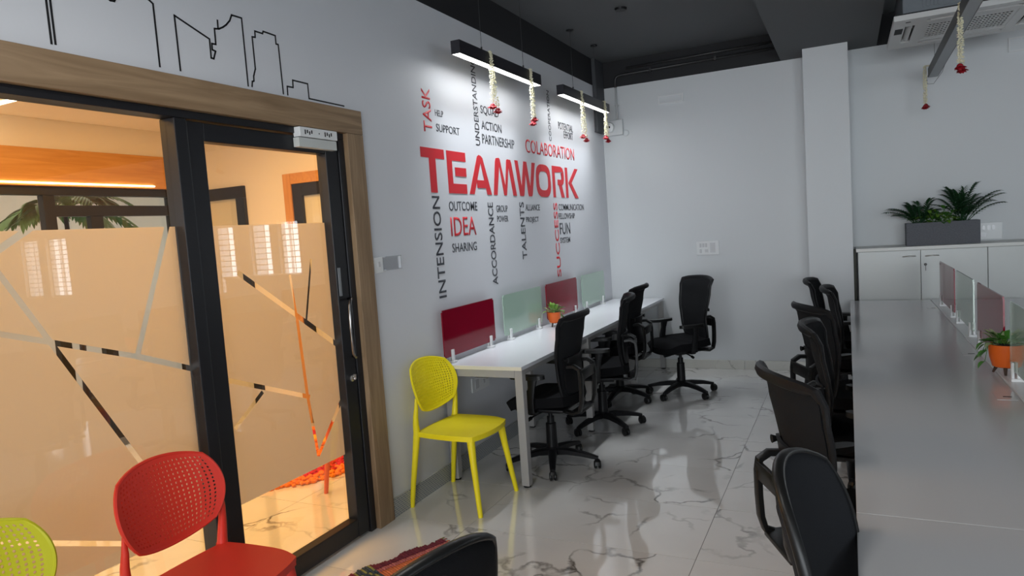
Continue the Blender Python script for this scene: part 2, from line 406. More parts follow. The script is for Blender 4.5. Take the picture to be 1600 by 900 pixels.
# right wall and the wall behind the camera, with window openings
bm = NB()
two_tone(bm, XR, XR+.15, YF, YB, 0, .9); two_tone(bm, XR, XR+.15, YF, YB, 2.6, ZC); two_tone(bm, XR, XR+.15, 2.4, YB, .9, 2.6); two_tone(bm, XR, XR+.15, YF, -3.2, .9, 2.6)
for y in (-1.4, .5): box(bm, XR, XR+.15, y-.12, y+.12, .9, 2.6)
o = obj('wall_right', bm, [M['wall_back'], M['black_paint']]); tag(o, 'white wall with wide windows at the far right of the office', 'wall', kind='structure')
bm = NB()
two_tone(bm, 0, XR+.15, YF-.15, YF, 0, .9); two_tone(bm, 0, XR+.15, YF-.15, YF, 2.6, ZC); two_tone(bm, 5.6, XR+.15, YF-.15, YF, .9, 2.6); two_tone(bm, 0, .8, YF-.15, YF, .9, 2.6)
for x in (2.4, 4.0): box(bm, x-.12, x+.12, YF-.15, YF, .9, 2.6)
o = obj('wall_front', bm, [M['wall_back'], M['black_paint']]); tag(o, 'white wall with windows behind the viewer', 'wall', kind='structure')
o = obj('ceiling', bx(-.12, XR+.15, YF-.15, YB+.15, ZC, ZC+.12), M['ceil']); tag(o, 'dark charcoal painted ceiling slab over the office', 'ceiling', kind='structure')
bm = NB(); box(bm, 1.80, 2.61, YF, YB, ZB, ZB+.004, 0); box(bm, 1.80, 2.61, YF, YB, ZB+.004, ZC, 1)
o = obj('trim_1', bm, [M['ceil'], M['black_paint']]); tag(o, 'dropped charcoal ceiling beam running over the right desk row', 'beam', kind='structure')
# skirtings
o = obj('baseboard_left', bx(0, .014, DY1+.002, YB, 0, .105), M['mosaic']); tag(o, 'low grey mosaic strip skirting along the word wall', 'baseboard', kind='structure')
bs = struct('baseboard_back', 'beige marble skirting at the foot of the end wall', 'baseboard')
for a, b in ((.014, .72), (.722, 1.36), (1.362, 2.0)): obj('skirting_tile', bx(a, b-.002, YB-.014, YB, 0, .092, .002), M['skirt_marble'], bs)

# ---- windows in the end wall (seen as reflections in the cabin glass), with grilles
for n, (a, b, z0, z1) in enumerate(WIN):
    w = struct('window_%d' % (n+3), ['narrow grilled window nearest the cabinets on the end wall', 'middle grilled window of three on the end wall', 'third grilled window on the end wall',
               'fourth grilled window along the end wall', 'last grilled window along the end wall'][n], 'window')
    bm = NB(); t = .03
    box(bm, a, b, YB+.05, YB+.09, z0, z0+t); box(bm, a, b, YB+.05, YB+.09, z1-t, z1); box(bm, a, a+t, YB+.05, YB+.09, z0+t, z1-t); box(bm, b-t, b, YB+.05, YB+.09, z0+t, z1-t)
    obj('window_frame', bm, M['white_plastic'], w)
    bm = NB(); z = z0+.10
    while z < z1-.05: box(bm, a+t, b-t, YB+.03, YB+.04, z-.005, z+.005); z += .078
    xm = a+(b-a)*.32; box(bm, xm-.005, xm+.005, YB+.024, YB+.03, z0+t, z1-t)
    g = obj('window_grille', bm, M['grille_bar'], w); g['kind'] = 'stuff'
    area('daylight_back', ((a+b)/2, YB+.32, (z0+z1)/2), (0, -1, 0), b-a+.1, z1-z0+.1, 4.0, (.95, .97, 1))

# ---- glazed cabin front: wood casing, fixed light, door
tr = struct('trim_2', 'light oak casing around the glazed cabin front', 'door casing')
obj('header_board', bx(-.13, .022, DY0, DY1, 2.12, DZ1, .002), M['wood'], tr)
obj('side_board', bx(-.13, .022, 2.915, DY1, 0, 2.119, .002), M['wood_v'], tr)
obj('casing_board', bx(-.13, .022, DY0, DY0+.12, 0, 2.119, .002), M['wood_v'], tr)
GX = -.055
win = struct('window_1', 'fixed glass panel in black frame left of the door, frosted with clear stripes', 'glass partition')
obj('head_rail', bx(-.09, -.005, DY0+.12, 2.914, 2.088, 2.119, .002), M['black_alu'], win)
obj('mullion', bx(-.09, -.005, 1.902, 1.958, 0, 2.087, .003), M['black_alu'], win)
obj('door_jamb', bx(-.09, -.005, 2.868, 2.914, 0, 2.087, .003), M['black_alu'], win)
obj('mullion', bx(-.09, -.005, .10, .17, 0, 2.087, .003), M['black_alu'], win)
obj('mullion', bx(-.09, -.005, DY0+.121, DY0+.17, 0, 2.087, .003), M['black_alu'], win)
obj('sill_rail', bx(-.09, -.005, .171, 1.901, 0, .05, .003), M['black_alu'], win)
obj('sill_rail', bx(-.09, -.005, DY0+.171, .099, 0, .05, .003), M['black_alu'], win)
obj('glass_pane', bx(GX-.003, GX+.003, .171, 1.901, .05, 2.087), M['glass'], win)
obj('glass_pane', bx(GX-.003, GX+.003, DY0+.171, .099, .05, 2.087), M['glass'], win)
door = struct('door_1', 'black framed glass door with frosted film, clear stripes and steel pull handle', 'door')
obj('stile', bx(-.075, -.012, 1.962, 2.042, .012, 2.082, .004), M['black_alu'], door)
obj('stile', bx(-.075, -.012, 2.775, 2.864, .012, 2.082, .004), M['black_alu'], door)
obj('rail', bx(-.073, -.014, 2.043, 2.774, 2.006, 2.081, .004), M['black_alu'], door)
obj('rail', bx(-.073, -.014, 2.043, 2.774, .014, .108, .004), M['black_alu'], door)
obj('glass_pane', bx(GX-.003, GX+.003, 2.043, 2.774, .109, 2.005), M['glass'], door)
hd = NB(); tube(hd, [(-.014, 2.845, 1.265), (.02, 2.838, 1.268), (.042, 2.80, 1.262), (.045, 2.785, 1.235), (.045, 2.782, 1.11), (.045, 2.785, .99), (.042, 2.80, .965), (.02, 2.838, .96), (-.014, 2.845, .962)], .0072, 10)
h = obj('handle', hd, mat('dark_chrome', (.30, .29, .28), .22, metal=1), door, smooth='all')
lk = NB(); lathe(lk, [(.017, 0), (.017, .006), (.009, .008), (.009, .022), (.006, .026)], 14)
for v in lk.verts: v.co = Matrix.Rotation(pi/2, 4, 'Y') @ v.co
box(lk, .012, .03, -.004, .004, -.004, .022)
obj('door_lock', lk, M['steel'], door, loc=(-.012, 2.823, .85))
bm = bx(-.012, -.0095, 2.785, 2.806, 1.285, 1.43, .001); box(bm, -.0095, -.008, 2.789, 2.802, 1.30, 1.33); box(bm, -.0095, -.008, 2.789, 2.802, 1.345, 1.40)
obj('latch_plate', bm, mat('grey_latch_plate', (.22, .23, .24), .4), door)
ml = obj('magnetic_lock', bx(-.012, .030, 2.558, 2.824, 2.070, 2.116, .002), M['white_plastic'], door)
obj('armature_plate', bx(-.012, .024, 2.553, 2.822, 2.022, 2.067, .002), mat('matt_silver', (.55, .57, .55), .45), ml)
bm = NB()
for c in (2.62, 2.76):
    for k in range(4): box(bm, .030, .0307, c-.03+k*.015, c-.022+k*.015, 2.082+(k % 2)*.006, 2.104-(k == 2)*.006)
box(bm, .030, .0307, 2.688, 2.694, 2.09, 2.096)
obj('slot', bm, M['dark_slot'], ml)['kind'] = 'stuff'

STRIPS = [('L', 1.206, 1.61, 1.665, .755, .019), ('L', .9, 1.46, 1.673, 1.188, .019), ('L', 1.673, 1.188, 1.98, 1.062, .022), ('L', 1.876, 1.70, 1.676, 1.18, .022),
 ('L', 1.15, 1.54, 1.40, 1.70, .023), ('L', .9, .815, 1.542, .523, .018), ('L', .5, .75, 1.24, 1.56, .02), ('L', .6, 1.7, .9, 1.46, .02), ('L', .16, .9, .9, .815, .02),
 ('D', 2.189, 1.457, 2.576, 1.183, .024), ('D', 2.576, 1.183, 2.90, .953, .026), ('D', 2.498, 1.420, 2.519, 1.201, .014), ('D', 2.519, 1.201, 2.541, .819, .020), ('D', 2.541, .819, 2.578, .512, .020),
 ('D', 2.652, 1.486, 2.580, 1.19, .013), ('D', 2.0, 1.036, 2.555, .815, .021), ('D', 2.261, .910, 2.090, .791, .020), ('D', 2.90, .874, 2.578, .512, .022)]
def film(name, parent, key, y0, y1, z0, z1):
    o = obj(name, bx(GX-.0042, GX-.0034, y0, y1, z0, z1), M['film'], parent)
    cb = NB()
    tmp = []
    for k, ya, za, yb, zb, w in STRIPS:
        if k != key: continue
        L = sqrt((yb-ya)**2+(zb-za)**2); a = math.atan2(zb-za, yb-ya)
        mt = Matrix.Translation((GX-.0038, (ya+yb)/2, (za+zb)/2)) @ Matrix.Rotation(a, 4, 'X')
        c = bpy.data.objects.new('cut', bpy.data.meshes.new('cut')); b = bx(-.01, .01, -L/2-.002, L/2+.002, -w/2, w/2); bmesh.ops.transform(b, matrix=mt, verts=b.verts[:])
        b.to_mesh(c.data); b.free(); COL.objects.link(c); tmp.append(c)
        m = o.modifiers.new('b', 'BOOLEAN'); m.operation = 'DIFFERENCE'; m.object = c; m.solver = 'EXACT'
    dg = bpy.context.evaluated_depsgraph_get(); me = bpy.data.meshes.new_from_object(o.evaluated_get(dg)); o.modifiers.clear(); o.data = me
    for c in tmp: bpy.data.objects.remove(c)
    return o
film('frosted_film', win, 'L', .175, 1.898, .46, 1.665)
film('frosted_film', door, 'D', 2.046, 2.772, .455, 1.664)

# ---- cabin behind the glass
cw = bx(-3.13, -.12, 4.6, 4.72, 0, 2.62)
o = obj('wall_cabin_end', cw, M['cream']); tag(o, 'cream end wall inside the lit cabin with an inner framed door', 'wall', kind='structure')
bm = NB(); CFY1 = 4.30
box(bm, -3.13, -3.0, CFY1, 4.6, 0, 2.62); box(bm, -3.13, -3.0, -.6, CFY1, 2.40, 2.62)
o = obj('wall_cabin_rear', bm, M['cream']); tag(o, 'cream wall above the rear glazing of the cabin', 'wall', kind='structure')
o = obj('wall_cabin_front', bx(-3.13, -.12, -1.1, -1.0, 0, 2.62), M['cream']); tag(o, 'cream near end wall of the cabin', 'wall', kind='structure')
o = obj('ceiling_cabin', bx(-3.13, -.12, -1.1, 4.72, 2.62, 2.70), M['cream']); tag(o, 'cream ceiling of the lit cabin', 'ceiling', kind='structure')
o = obj('trim_3', bx(-3.13, -2.975, -.6, CFY1, 2.125, 2.40, .002), M['orange_wood']); tag(o, 'wide honey wood header above the rear glazing of the cabin', 'door casing', kind='structure')
o = obj('led_strip', bx(-2.975, -2.965, 0, 4.05, 2.140, 2.150), M['led_warm']); tag(o, 'thin warm light strip along the foot of the honey wood header', 'light strip')
o = obj('led_strip', bx(-2.98, -1.85, 2.70, 2.73, 2.608, 2.62), M['led_warm']); tag(o, 'short warm light line across the cabin ceiling at top left', 'light strip')
w2 = struct('window_2', 'rear black framed glazing of the cabin below the honey wood header', 'glass partition')
obj('head_rail', bx(-3.09, -3.02, -.6, CFY1, 2.06, 2.124, .002), M['black_alu'], w2)
for ya, yb in ((3.15, 3.235), (2.05, 2.11), (1.0, 1.06), (4.22, 4.3), (0, .06)):
    obj('mullion', bx(-3.09, -3.02, ya, yb, 0, 2.059, .002), M['black_alu'], w2)
obj('transom', bx(-3.085, -3.025, 3.236, 4.219, 1.90, 1.985, .002), M['black_alu'], w2)
obj('mullion', bx(-3.085, -3.025, 3.50, 3.60, .1, 1.899, .002), M['black_alu'], w2)
for ya, yb in ((2.12, 3.14), (1.07, 2.04)): obj('glass_pane', bx(-3.058, -3.052, ya, yb, .02, 2.059), M['glass'], w2)
for ya, yb in ((3.236, 3.499), (3.601, 4.219)): obj('glass_pane', bx(-3.058, -3.052, ya, yb, .02, 1.899), M['glass'], w2)
obj('glass_pane', bx(-3.058, -3.052, 3.236, 4.219, 1.986, 2.059), M['glass'], w2)
# corridor beyond the cabin
o = obj('wall_corridor', bx(-5.0, -4.9, -1.1, 6.0, 0, 2.9), M['cream']); tag(o, 'cream corridor wall seen through the rear glazing', 'wall', kind='structure')
o = obj('ceiling_corridor', bx(-5.0, -3.13, -1.1, 6.0, 2.62, 2.7), M['cream']); tag(o, 'pale ceiling of the corridor beyond the cabin', 'ceiling', kind='structure')
o = obj('wall_corridor_end', bx(-4.9, -3.13, 5.9, 6.0, 0, 2.62), M['cream']); tag(o, 'cream end of the corridor', 'wall', kind='structure')
area('corridor_light', (-4.0, 3.0, 2.55), (0, 0, -1), .8, 3.0, 9, (1, .78, .62))
# inner frames on the cabin's end wall
w6 = struct('window_8', 'small black framed glazing on the cabin end wall next to the rear glazing', 'glass partition')
obj('head_rail', bx(-2.99, -2.50, 4.565, 4.6, 2.02, 2.125, .002), M['black_alu'], w6)
obj('stile', bx(-2.60, -2.50, 4.565, 4.6, 0, 2.019, .002), M['black_alu'], w6)
obj('glass_pane', bx(-2.99, -2.601, 4.585, 4.591, 0, 2.019), M['glass'], w6)
d2 = struct('door_2', 'inner cabin door with honey wood casing and black frame', 'door')
obj('casing_board', bx(-2.02, -1.935, 4.56, 4.6, 0, 2.175, .002), M['orange_wood_v'], d2)
obj('casing_board', bx(-1.934, -.95, 4.56, 4.6, 2.085, 2.175, .002), M['orange_wood'], d2)
obj('stile', bx(-1.933, -1.83, 4.57, 4.6, 0, 2.084, .002), M['black_alu'], d2)
obj('rail', bx(-1.829, -1.05, 4.57, 4.6, 1.98, 2.084, .002), M['black_alu'], d2)
obj('glass_pane', bx(-1.829, -1.05, 4.585, 4.591, 0, 1.979), M['glass'], d2)
obj('stile', bx(-1.05, -.95, 4.57, 4.6, 0, 2.084, .002), M['black_alu'], d2)

# ------------------------------------------------------------------ skyline and word cloud on the left wall
SKY = [
 ([(1.46, 2.56), (1.46, 2.411), (1.461, 2.272)], 'short left pair'), ([(1.473, 2.56), (1.473, 2.414), (1.474, 2.273)], ''),
 ([(1.64, 2.50), (1.673, 2.474), (1.687, 2.469), (1.702, 2.47), (1.72, 2.50)], ''),
 ([(1.791, 2.524), (1.844, 2.512), (1.86, 2.502), (1.861, 2.27)], ''),
 ([(1.952, 2.271), (1.95, 2.481), (2.109, 2.425), (2.108, 2.349), (2.121, 2.348), (2.134, 2.381), (2.118, 2.384), (2.119, 2.409), (2.139, 2.41), (2.14, 2.474), (2.163, 2.478), (2.185, 2.490), (2.205, 2.505), (2.226, 2.527), (2.239, 2.553), (2.293, 2.553), (2.294, 2.265)], ''),
 ([(2.159, 2.479), (2.16, 2.512)], ''),
 ([(2.316, 2.266), (2.32, 2.288), (2.33, 2.292), (2.331, 2.313), (2.345, 2.347), (2.344, 2.485), (2.362, 2.487), (2.363, 2.514), (2.408, 2.513), (2.413, 2.524), (2.486, 2.521), (2.486, 2.484), (2.5, 2.484), (2.504, 2.262)], ''),
 ([(2.532, 2.261), (2.533, 2.3), (2.572, 2.301), (2.573, 2.335), (2.674, 2.334), (2.675, 2.264), (2.935, 2.262)], '')]
t = thing('skyline_decal', 'thin black city skyline outline on the wall above the oak casing', 'wall decal', (0, 2, 2.4))
for pts, _ in SKY:
    bm = NB()
    for a, b in zip(pts, pts[1:]):
        d = Vector((0, b[0]-a[0], b[1]-a[1])); L = d.length; ang = math.atan2(d.z, d.y)
        mt = Matrix.Translation((.0006, (a[0]+b[0])/2-2, (a[1]+b[1])/2-2.4)) @ Matrix.Rotation(ang, 4, 'X')
        box(bm, -.0006, .0006, -L/2-.003, L/2+.003, -.0036, .0036, 0, mt)
    obj('outline_stroke', bm, M['black_ink'], t)

def word(txt, y0, y1, z0, z1, ink, vert, label):
    cu = bpy.data.curves.new(txt, 'FONT'); cu.body = txt.replace('|', '\n'); cu.size = 1; cu.extrude = .0; cu.resolution_u = 3
    cu.offset = .004 if not vert else .008
    tmp = bpy.data.objects.new('t', cu); COL.objects.link(tmp)
    dg = bpy.context.evaluated_depsgraph_get(); dg.update()
    me = bpy.data.meshes.new_from_object(tmp.evaluated_get(dg)); bpy.data.objects.remove(tmp)
    X0 = min(v.co.x for v in me.vertices); X1 = max(v.co.x for v in me.vertices)
    Y0 = min(v.co.y for v in me.vertices); Y1 = max(v.co.y for v in me.vertices)
    cy, cz = (y0+y1)/2, (z0+z1)/2
    for v in me.vertices:
        a = (v.co.x-X0)/(X1-X0); b = (v.co.y-Y0)/(Y1-Y0)
        if vert: v.co = Vector((0, y1-b*(y1-y0)-cy, z0+a*(z1-z0)-cz))
        else: v.co = Vector((0, y0+a*(y1-y0)-cy, z0+b*(z1-z0)-cz))
    # give the vinyl a real thickness
    b = bmesh.new(); b.from_mesh(me); bmesh.ops.remove_doubles(b, verts=b.verts[:], dist=1e-5)
    r = bmesh.ops.extrude_face_region(b, geom=b.faces[:])
    for v in r['geom']:
        if isinstance(v, bmesh.types.BMVert): v.co.x += .0012
    bpy.data.meshes.remove(me)
    o = obj('wall_lettering', b, ink, loc=(.0004, cy, cz))
    return tag(o, label, 'wall lettering')
D, R_ = M['dark_ink'], M['red_ink']
WORDS = [('HELP', 3.832, 3.931, 2.320, 2.359, D, 0), ('SUPPORT', 3.833, 4.128, 2.222, 2.272, D, 0), ('SQUAD', 4.455, 4.742, 2.401, 2.469, D, 0),
 ('ACTION', 4.452, 4.772, 2.299, 2.361, D, 0), ('PARTNERSHIP', 4.449, 4.982, 2.196, 2.266, D, 0), ('COLABORATION', 5.195, 6.309, 2.187, 2.298, R_, 0),
 ('POTENTIAL', 5.947, 6.320, 2.453, 2.518, D, 0), ('EFFORT', 6.071, 6.309, 2.380, 2.447, D, 0), ('OUTCOME', 3.918, 4.301, 1.718, 1.780, D, 0),
 ('IDEA', 3.922, 4.264, 1.551, 1.676, R_, 0), ('SHARING', 3.921, 4.255, 1.443, 1.503, D, 0), ('GROUP', 4.595, 4.786, 1.707, 1.757, D, 0),
 ('POWER', 4.598, 4.785, 1.633, 1.679, D, 0), ('ALLIANCE', 5.116, 5.406, 1.716, 1.767, D, 0), ('PROJECT', 5.112, 5.367, 1.610, 1.664, D, 0),
 ('COMMUNICATION', 5.835, 6.496, 1.716, 1.774, D, 0), ('FELLOWSHIP', 5.821, 6.232, 1.639, 1.690, D, 0), ('FUN', 5.830, 6.088, 1.498, 1.602, D, 0),
 ('SYSTEM', 5.825, 6.070, 1.419, 1.470, D, 0), ('TASK', 3.688, 3.784, 2.208, 2.479, R_, 1), ('UNDERSTANDING', 4.349, 4.414, 2.177, 2.783, D, 1),
 ('COOPERATION', 5.713, 5.765, 2.324, 2.762, D, 1), ('INTENSION', 3.717, 3.807, 1.164, 1.812, D, 1), ('ACCORDANCE', 4.462, 4.542, 1.174, 1.777, D, 1),
 ('TALENTS', 5.002, 5.085, 1.328, 1.785, D, 1), ('SUCCESS', 5.710, 5.800, 1.123, 1.784, R_, 1)]
for w_ in WORDS:
    word(*w_, label='%s vinyl word %s reading %s on the grey wall' % ('red' if w_[5] is R_ else 'charcoal', 'running upward' if w_[6] else 'set level', w_[0]))

# TEAMWORK: block letters drawn as polygons in (y, z)
ZT, ZL = 2.110, 1.832
tw = thing('wall_lettering', 'large red block letters reading TEAMWORK across the grey wall', 'wall lettering', (0, 5.0, 1.97))
def letter(polys):
    bm = NB()
    for pk, P in enumerate(polys):
        v0 = [bm.verts.new((.0005, y-5.0, z-1.97)) for y, z in P]; v1 = [bm.verts.new((.0020+(pk % 4)*.0003, y-5.0, z-1.97)) for y, z in P]
        n = len(P)
        f0 = bm.faces.new(v0[::-1]); f1 = bm.faces.new(v1)
        for k in range(n): bm.faces.new((v0[k], v0[(k+1) % n], v1[(k+1) % n], v1[k]))
    bmesh.ops.triangulate(bm, faces=[q for q in bm.faces if len(q.verts) > 4])
    obj('letter', bm, M['red_ink'], tw)
def ring(cy, cz, ry, rz, ty, tz, n=28, p=3.0):
    def pt(a, ry, rz):
        c, s = cos(a), sin(a); return (cy+ry*math.copysign(abs(c)**(2/p), c), cz+rz*math.copysign(abs(s)**(2/p), s))
    return [[pt(2*pi*k/n, ry, rz), pt(2*pi*(k+1)/n, ry, rz), pt(2*pi*(k+1)/n, ry-ty, rz-tz), pt(2*pi*k/n, ry-ty, rz-tz)] for k in range(n)]
H = ZT-ZL
letter([[(3.626, ZT), (3.901, ZT), (3.901, ZT-.062), (3.626, ZT-.062)], [(3.716, ZT-.062), (3.792, ZT-.062), (3.792, ZL), (3.716, ZL)]])
letter([[(3.932, ZT), (4.181, ZT), (4.181, ZT-.062), (3.932, ZT-.062)], [(3.932, ZT-.062), (3.996, ZT-.062), (3.996, ZL+.064), (3.932, ZL+.064)],
        [(3.932, ZL+.064), (4.175, ZL+.064), (4.175, ZL), (3.932, ZL)], [(4.03, ZT-.105), (4.178, ZT-.105), (4.178, ZT-.163), (4.03, ZT-.163)]])
letter([[(4.208, ZL), (4.278, ZL), (4.395, ZT-.055), (4.395, ZT-.004), (4.375, ZT), (4.350, ZT-.012)], [(4.541, ZL), (4.471, ZL), (4.395, ZT-.055-.0), (4.395, ZT-.004), (4.400, ZT-.004), (4.428, ZT-.018)],
        [(4.325, ZL+.045), (4.325, ZL+.10), (4.445, ZL+.10), (4.470, ZL+.045)]])
# M
letter([[(4.571, ZL), (4.632, ZL), (4.690, ZT-.06), (4.668, ZT-.002), (4.640, ZT-.006), (4.625, ZT-.03)], [(4.668, ZT-.002), (4.690, ZT-.06), (4.745, ZL), (4.765, ZL), (4.775, ZL+.07), (4.705, ZT-.01), (4.69, ZT)],
        [(4.775, ZL+.07), (4.765, ZL), (4.790, ZL), (4.848, ZT-.06), (4.832, ZT-.002), (4.815, ZT-.01)], [(4.832, ZT-.002), (4.848, ZT-.06), (4.905, ZL), (4.968, ZL), (4.900, ZT-.03), (4.885, ZT-.004)]])
# W
letter([[(4.962, ZT), (5.022, ZT), (5.070, ZL+.075), (5.068, ZL), (5.030, ZL)], [(5.068, ZL), (5.070, ZL+.075), (5.128, ZT), (5.186, ZT), (5.110, ZL+.01), (5.10, ZL)],
        [(5.140, ZT), (5.186, ZT), (5.238, ZL+.075), (5.235, ZL), (5.200, ZL), (5.190, ZL+.02)], [(5.235, ZL), (5.238, ZL+.075), (5.295, ZT), (5.356, ZT), (5.275, ZL+.015), (5.262, ZL)]])
letter(ring(5.524, (ZT+ZL)/2-.002, .158, H/2, .058, .058))
letter([[(5.727, ZT), (5.787, ZT), (5.787, ZL), (5.727, ZL)], [(5.787, ZT), (5.93, ZT), (5.975, ZT-.012), (6.0, ZT-.045), (5.787, ZT-.058)], [(6.0, ZT-.045), (6.004, ZT-.075), (6.004, ZT-.11), (5.945, ZT-.11), (5.945, ZT-.07), (5.93, ZT-.058)],
        [(6.004, ZT-.11), (5.985, ZT-.15), (5.95, ZT-.168), (5.787+.06, ZT-.168), (5.787+.06, ZT-.118), (5.93, ZT-.118), (5.945, ZT-.11)], [(5.87, ZT-.168), (5.945, ZT-.168), (6.0, ZL), (5.925, ZL)]])
letter([[(6.04, ZT), (6.10, ZT), (6.10, ZL), (6.04, ZL)], [(6.115, (ZT+ZL)/2), (6.295, ZT), (6.381, ZT), (6.195, (ZT+ZL)/2)], [(6.115, (ZT+ZL)/2), (6.195, (ZT+ZL)/2), (6.365, ZL), (6.275, ZL)]])

# ------------------------------------------------------------------ desk along the left wall
LY0, LY1, LX0, LX1 = 3.655, 7.235, .018, .572
dk = thing('workstation_desk', 'long white topped desk with grey metal legs along the word wall', 'desk', (.3, 3.66, 0))
def P_(name, bm, m, par, base, smooth=False):
    o = obj(name, bm, m, par, smooth); o.matrix_parent_inverse = Matrix.Translation(base).inverted(); return o
base = Vector((.3, 3.66, 0))
def dp(name, bm, m, smooth=False):
    bmesh.ops.translate(bm, vec=-base, verts=bm.verts[:]); return obj(name, bm, m, dk, smooth)
bm = NB(); box(bm, LX0, LX1, LY0, LY1, .727, .750, 0, None, .0015)
dp('tabletop', bm, M['desk_white'])
dp('edge_band', bx(LX0, LX1, LY0-.0025, LY0-.0002, .727, .749), M['edge_band'])
for yy in (LY0+.015, 4.85, 6.04, LY1-.075):
    dp('cross_rail', bx(LX0+.055, LX1-.058, yy, yy+.045, .678, .7265, .002), M['grey_alu'])
    for xx in (LX0+.004, LX1-.057):
        dp('leg', bx(xx, xx+.05, yy, yy+.05, .012, .7265, .002), M['grey_alu'])
        bm = NB(); lathe(bm, [(.02, 0), (.024, .002), (.024, .009), (.014, .012)], 12, (xx+.025, yy+.025, 0)); dp('foot', bm, M['black_plastic'])
for ya, yb in ((LY0+.066, 4.849), (4.901, 6.039), (6.091, LY1-.076)):
    for xx in (LX0+.02, LX1-.05): dp('long_rail', bx(xx, xx+.03, ya, yb, .69, .7265, .001), M['grey_alu'])
dp('cable_tray', bx(LX0+.06, LX0+.15, LY0+.3, LY1-.3, .60, .605), M['grey_alu'])
# screens on the left desk
def screen(name, label, m, x, ya, yb, z0, z1, zd=.75, group=None, face=1):
    t = thing(name, label, 'desk screen', (x, (ya+yb)/2, zd), 0, group)
    L = (yb-ya)/2
    bm = NB(); box(bm, -.004, .004, -L, L, z0-zd, z1-zd); 
    es = [e for e in bm.edges if abs(e.verts[0].co.x-e.verts[1].co.x) > .005]
    bmesh.ops.bevel(bm, geom=es, offset=.012, segments=4, affect='EDGES')
    obj('glass_panel', bm, m, t)
    for s in (-1, 1):
        c = s*(L-.085)
        bm = bx(-.018, .030, c-.020, c+.020, 0, .014, .003); box(bm, .0045, .018, c-.013, c+.013, .012, .085, 0, None, .003); box(bm, -.016, -.0045, c-.013, c+.013, .012, .085, 0, None, .003)
        obj('clamp', bm, M['white_plastic'], t)
    return t
SC = [('dark red glass desk screen nearest the yellow chair', M['red_glass'], 3.653, 4.352), ('pale green glass desk screen between the two red ones on the wall desk', M['green_glass'], 4.506, 5.206),
      ('dark red glass desk screen behind the small orange pot', M['red_glass'], 5.316, 6.045), ('pale green glass desk screen at the far corner of the wall desk', M['green_glass'], 6.187, 6.85)]
for lb, m, a, b in SC: screen('desk_screen', lb, m, .045, a, b, .79, 1.092)

# ------------------------------------------------------------------ right-hand double desk
RX0, RXC, RX1, RY1, RY0 = 2.337, 2.975, 3.615, 6.70, -.6
rb = Vector((RX0, 1.98, 0))
rd = thing('workstation_desk', 'wide double pale grey desk with a centre row of glass screens', 'desk', rb)
def rp(name, bm, m):
    bmesh.ops.translate(bm, vec=-rb, verts=bm.verts[:]); return obj(name, bm, m, rd)
for xa, xb in ((RX0, RXC-.035), (RXC+.035, RX1)):
    for ya, yb in ((RY0, 1.981), (1.9835, RY1)): rp('tabletop', bx(xa, xb, ya, yb, .726, .750, .0015), M['desk_grey'])
rp('centre_strip', bx(RXC-.034, RXC+.034, RY0, RY1, .72, .757, .002), M['white_plastic'])
for yy in (RY0+.03, .75, 1.96, 3.55, 5.1, RY1-.08):
    rp('cross_rail', bx(RX0+.08, RX1-.08, yy+.001, yy+.045, .68, .7255, .002), M['grey_alu'])
    for xx in (RX0+.03, RX1-.08): rp('leg', bx(xx, xx+.049, yy, yy+.05, 0, .7255, .002), M['grey_alu'])
rp('modesty_panel', bx(RXC-.009, RXC+.009, RY0+.1, RY1-.1, .30, .66), M['desk_grey'])
for px, py in ((2.905, 6.15), (2.895, 4.27), (2.893, 3.34)):
    bm = NB(); box(bm, px-.035, px+.035, py-.05, py+.05, .7502, .7518, 0, None, .0006)
    g = rp('cable_flap', bm, M['desk_grey']); 
    bm = NB(); box(bm, px-.008, px+.022, py-.006, py+.006, .7518, .7524); bmesh.ops.translate(bm, vec=-rb, verts=bm.verts[:]); obj('flap_slot', bm, M['dark_slot'], g)
RS = [('far end dark red glass screen on the double desk', M['red_glass'], 5.50, 6.30), ('pale green glass screen between the two red ones on the double desk', M['green_glass'], 4.70, 5.40),
      ('dark red glass screen on the double desk beyond the orange pot', M['red_glass'], 3.845, 4.56), ('pale green glass screen at the right edge, on the near side of the orange pot', M['green_glass'], 2.92, 3.695)]
for lb, m, a, b in RS: screen('desk_screen', lb, m, RXC, a, b, .80, 1.10, .757)

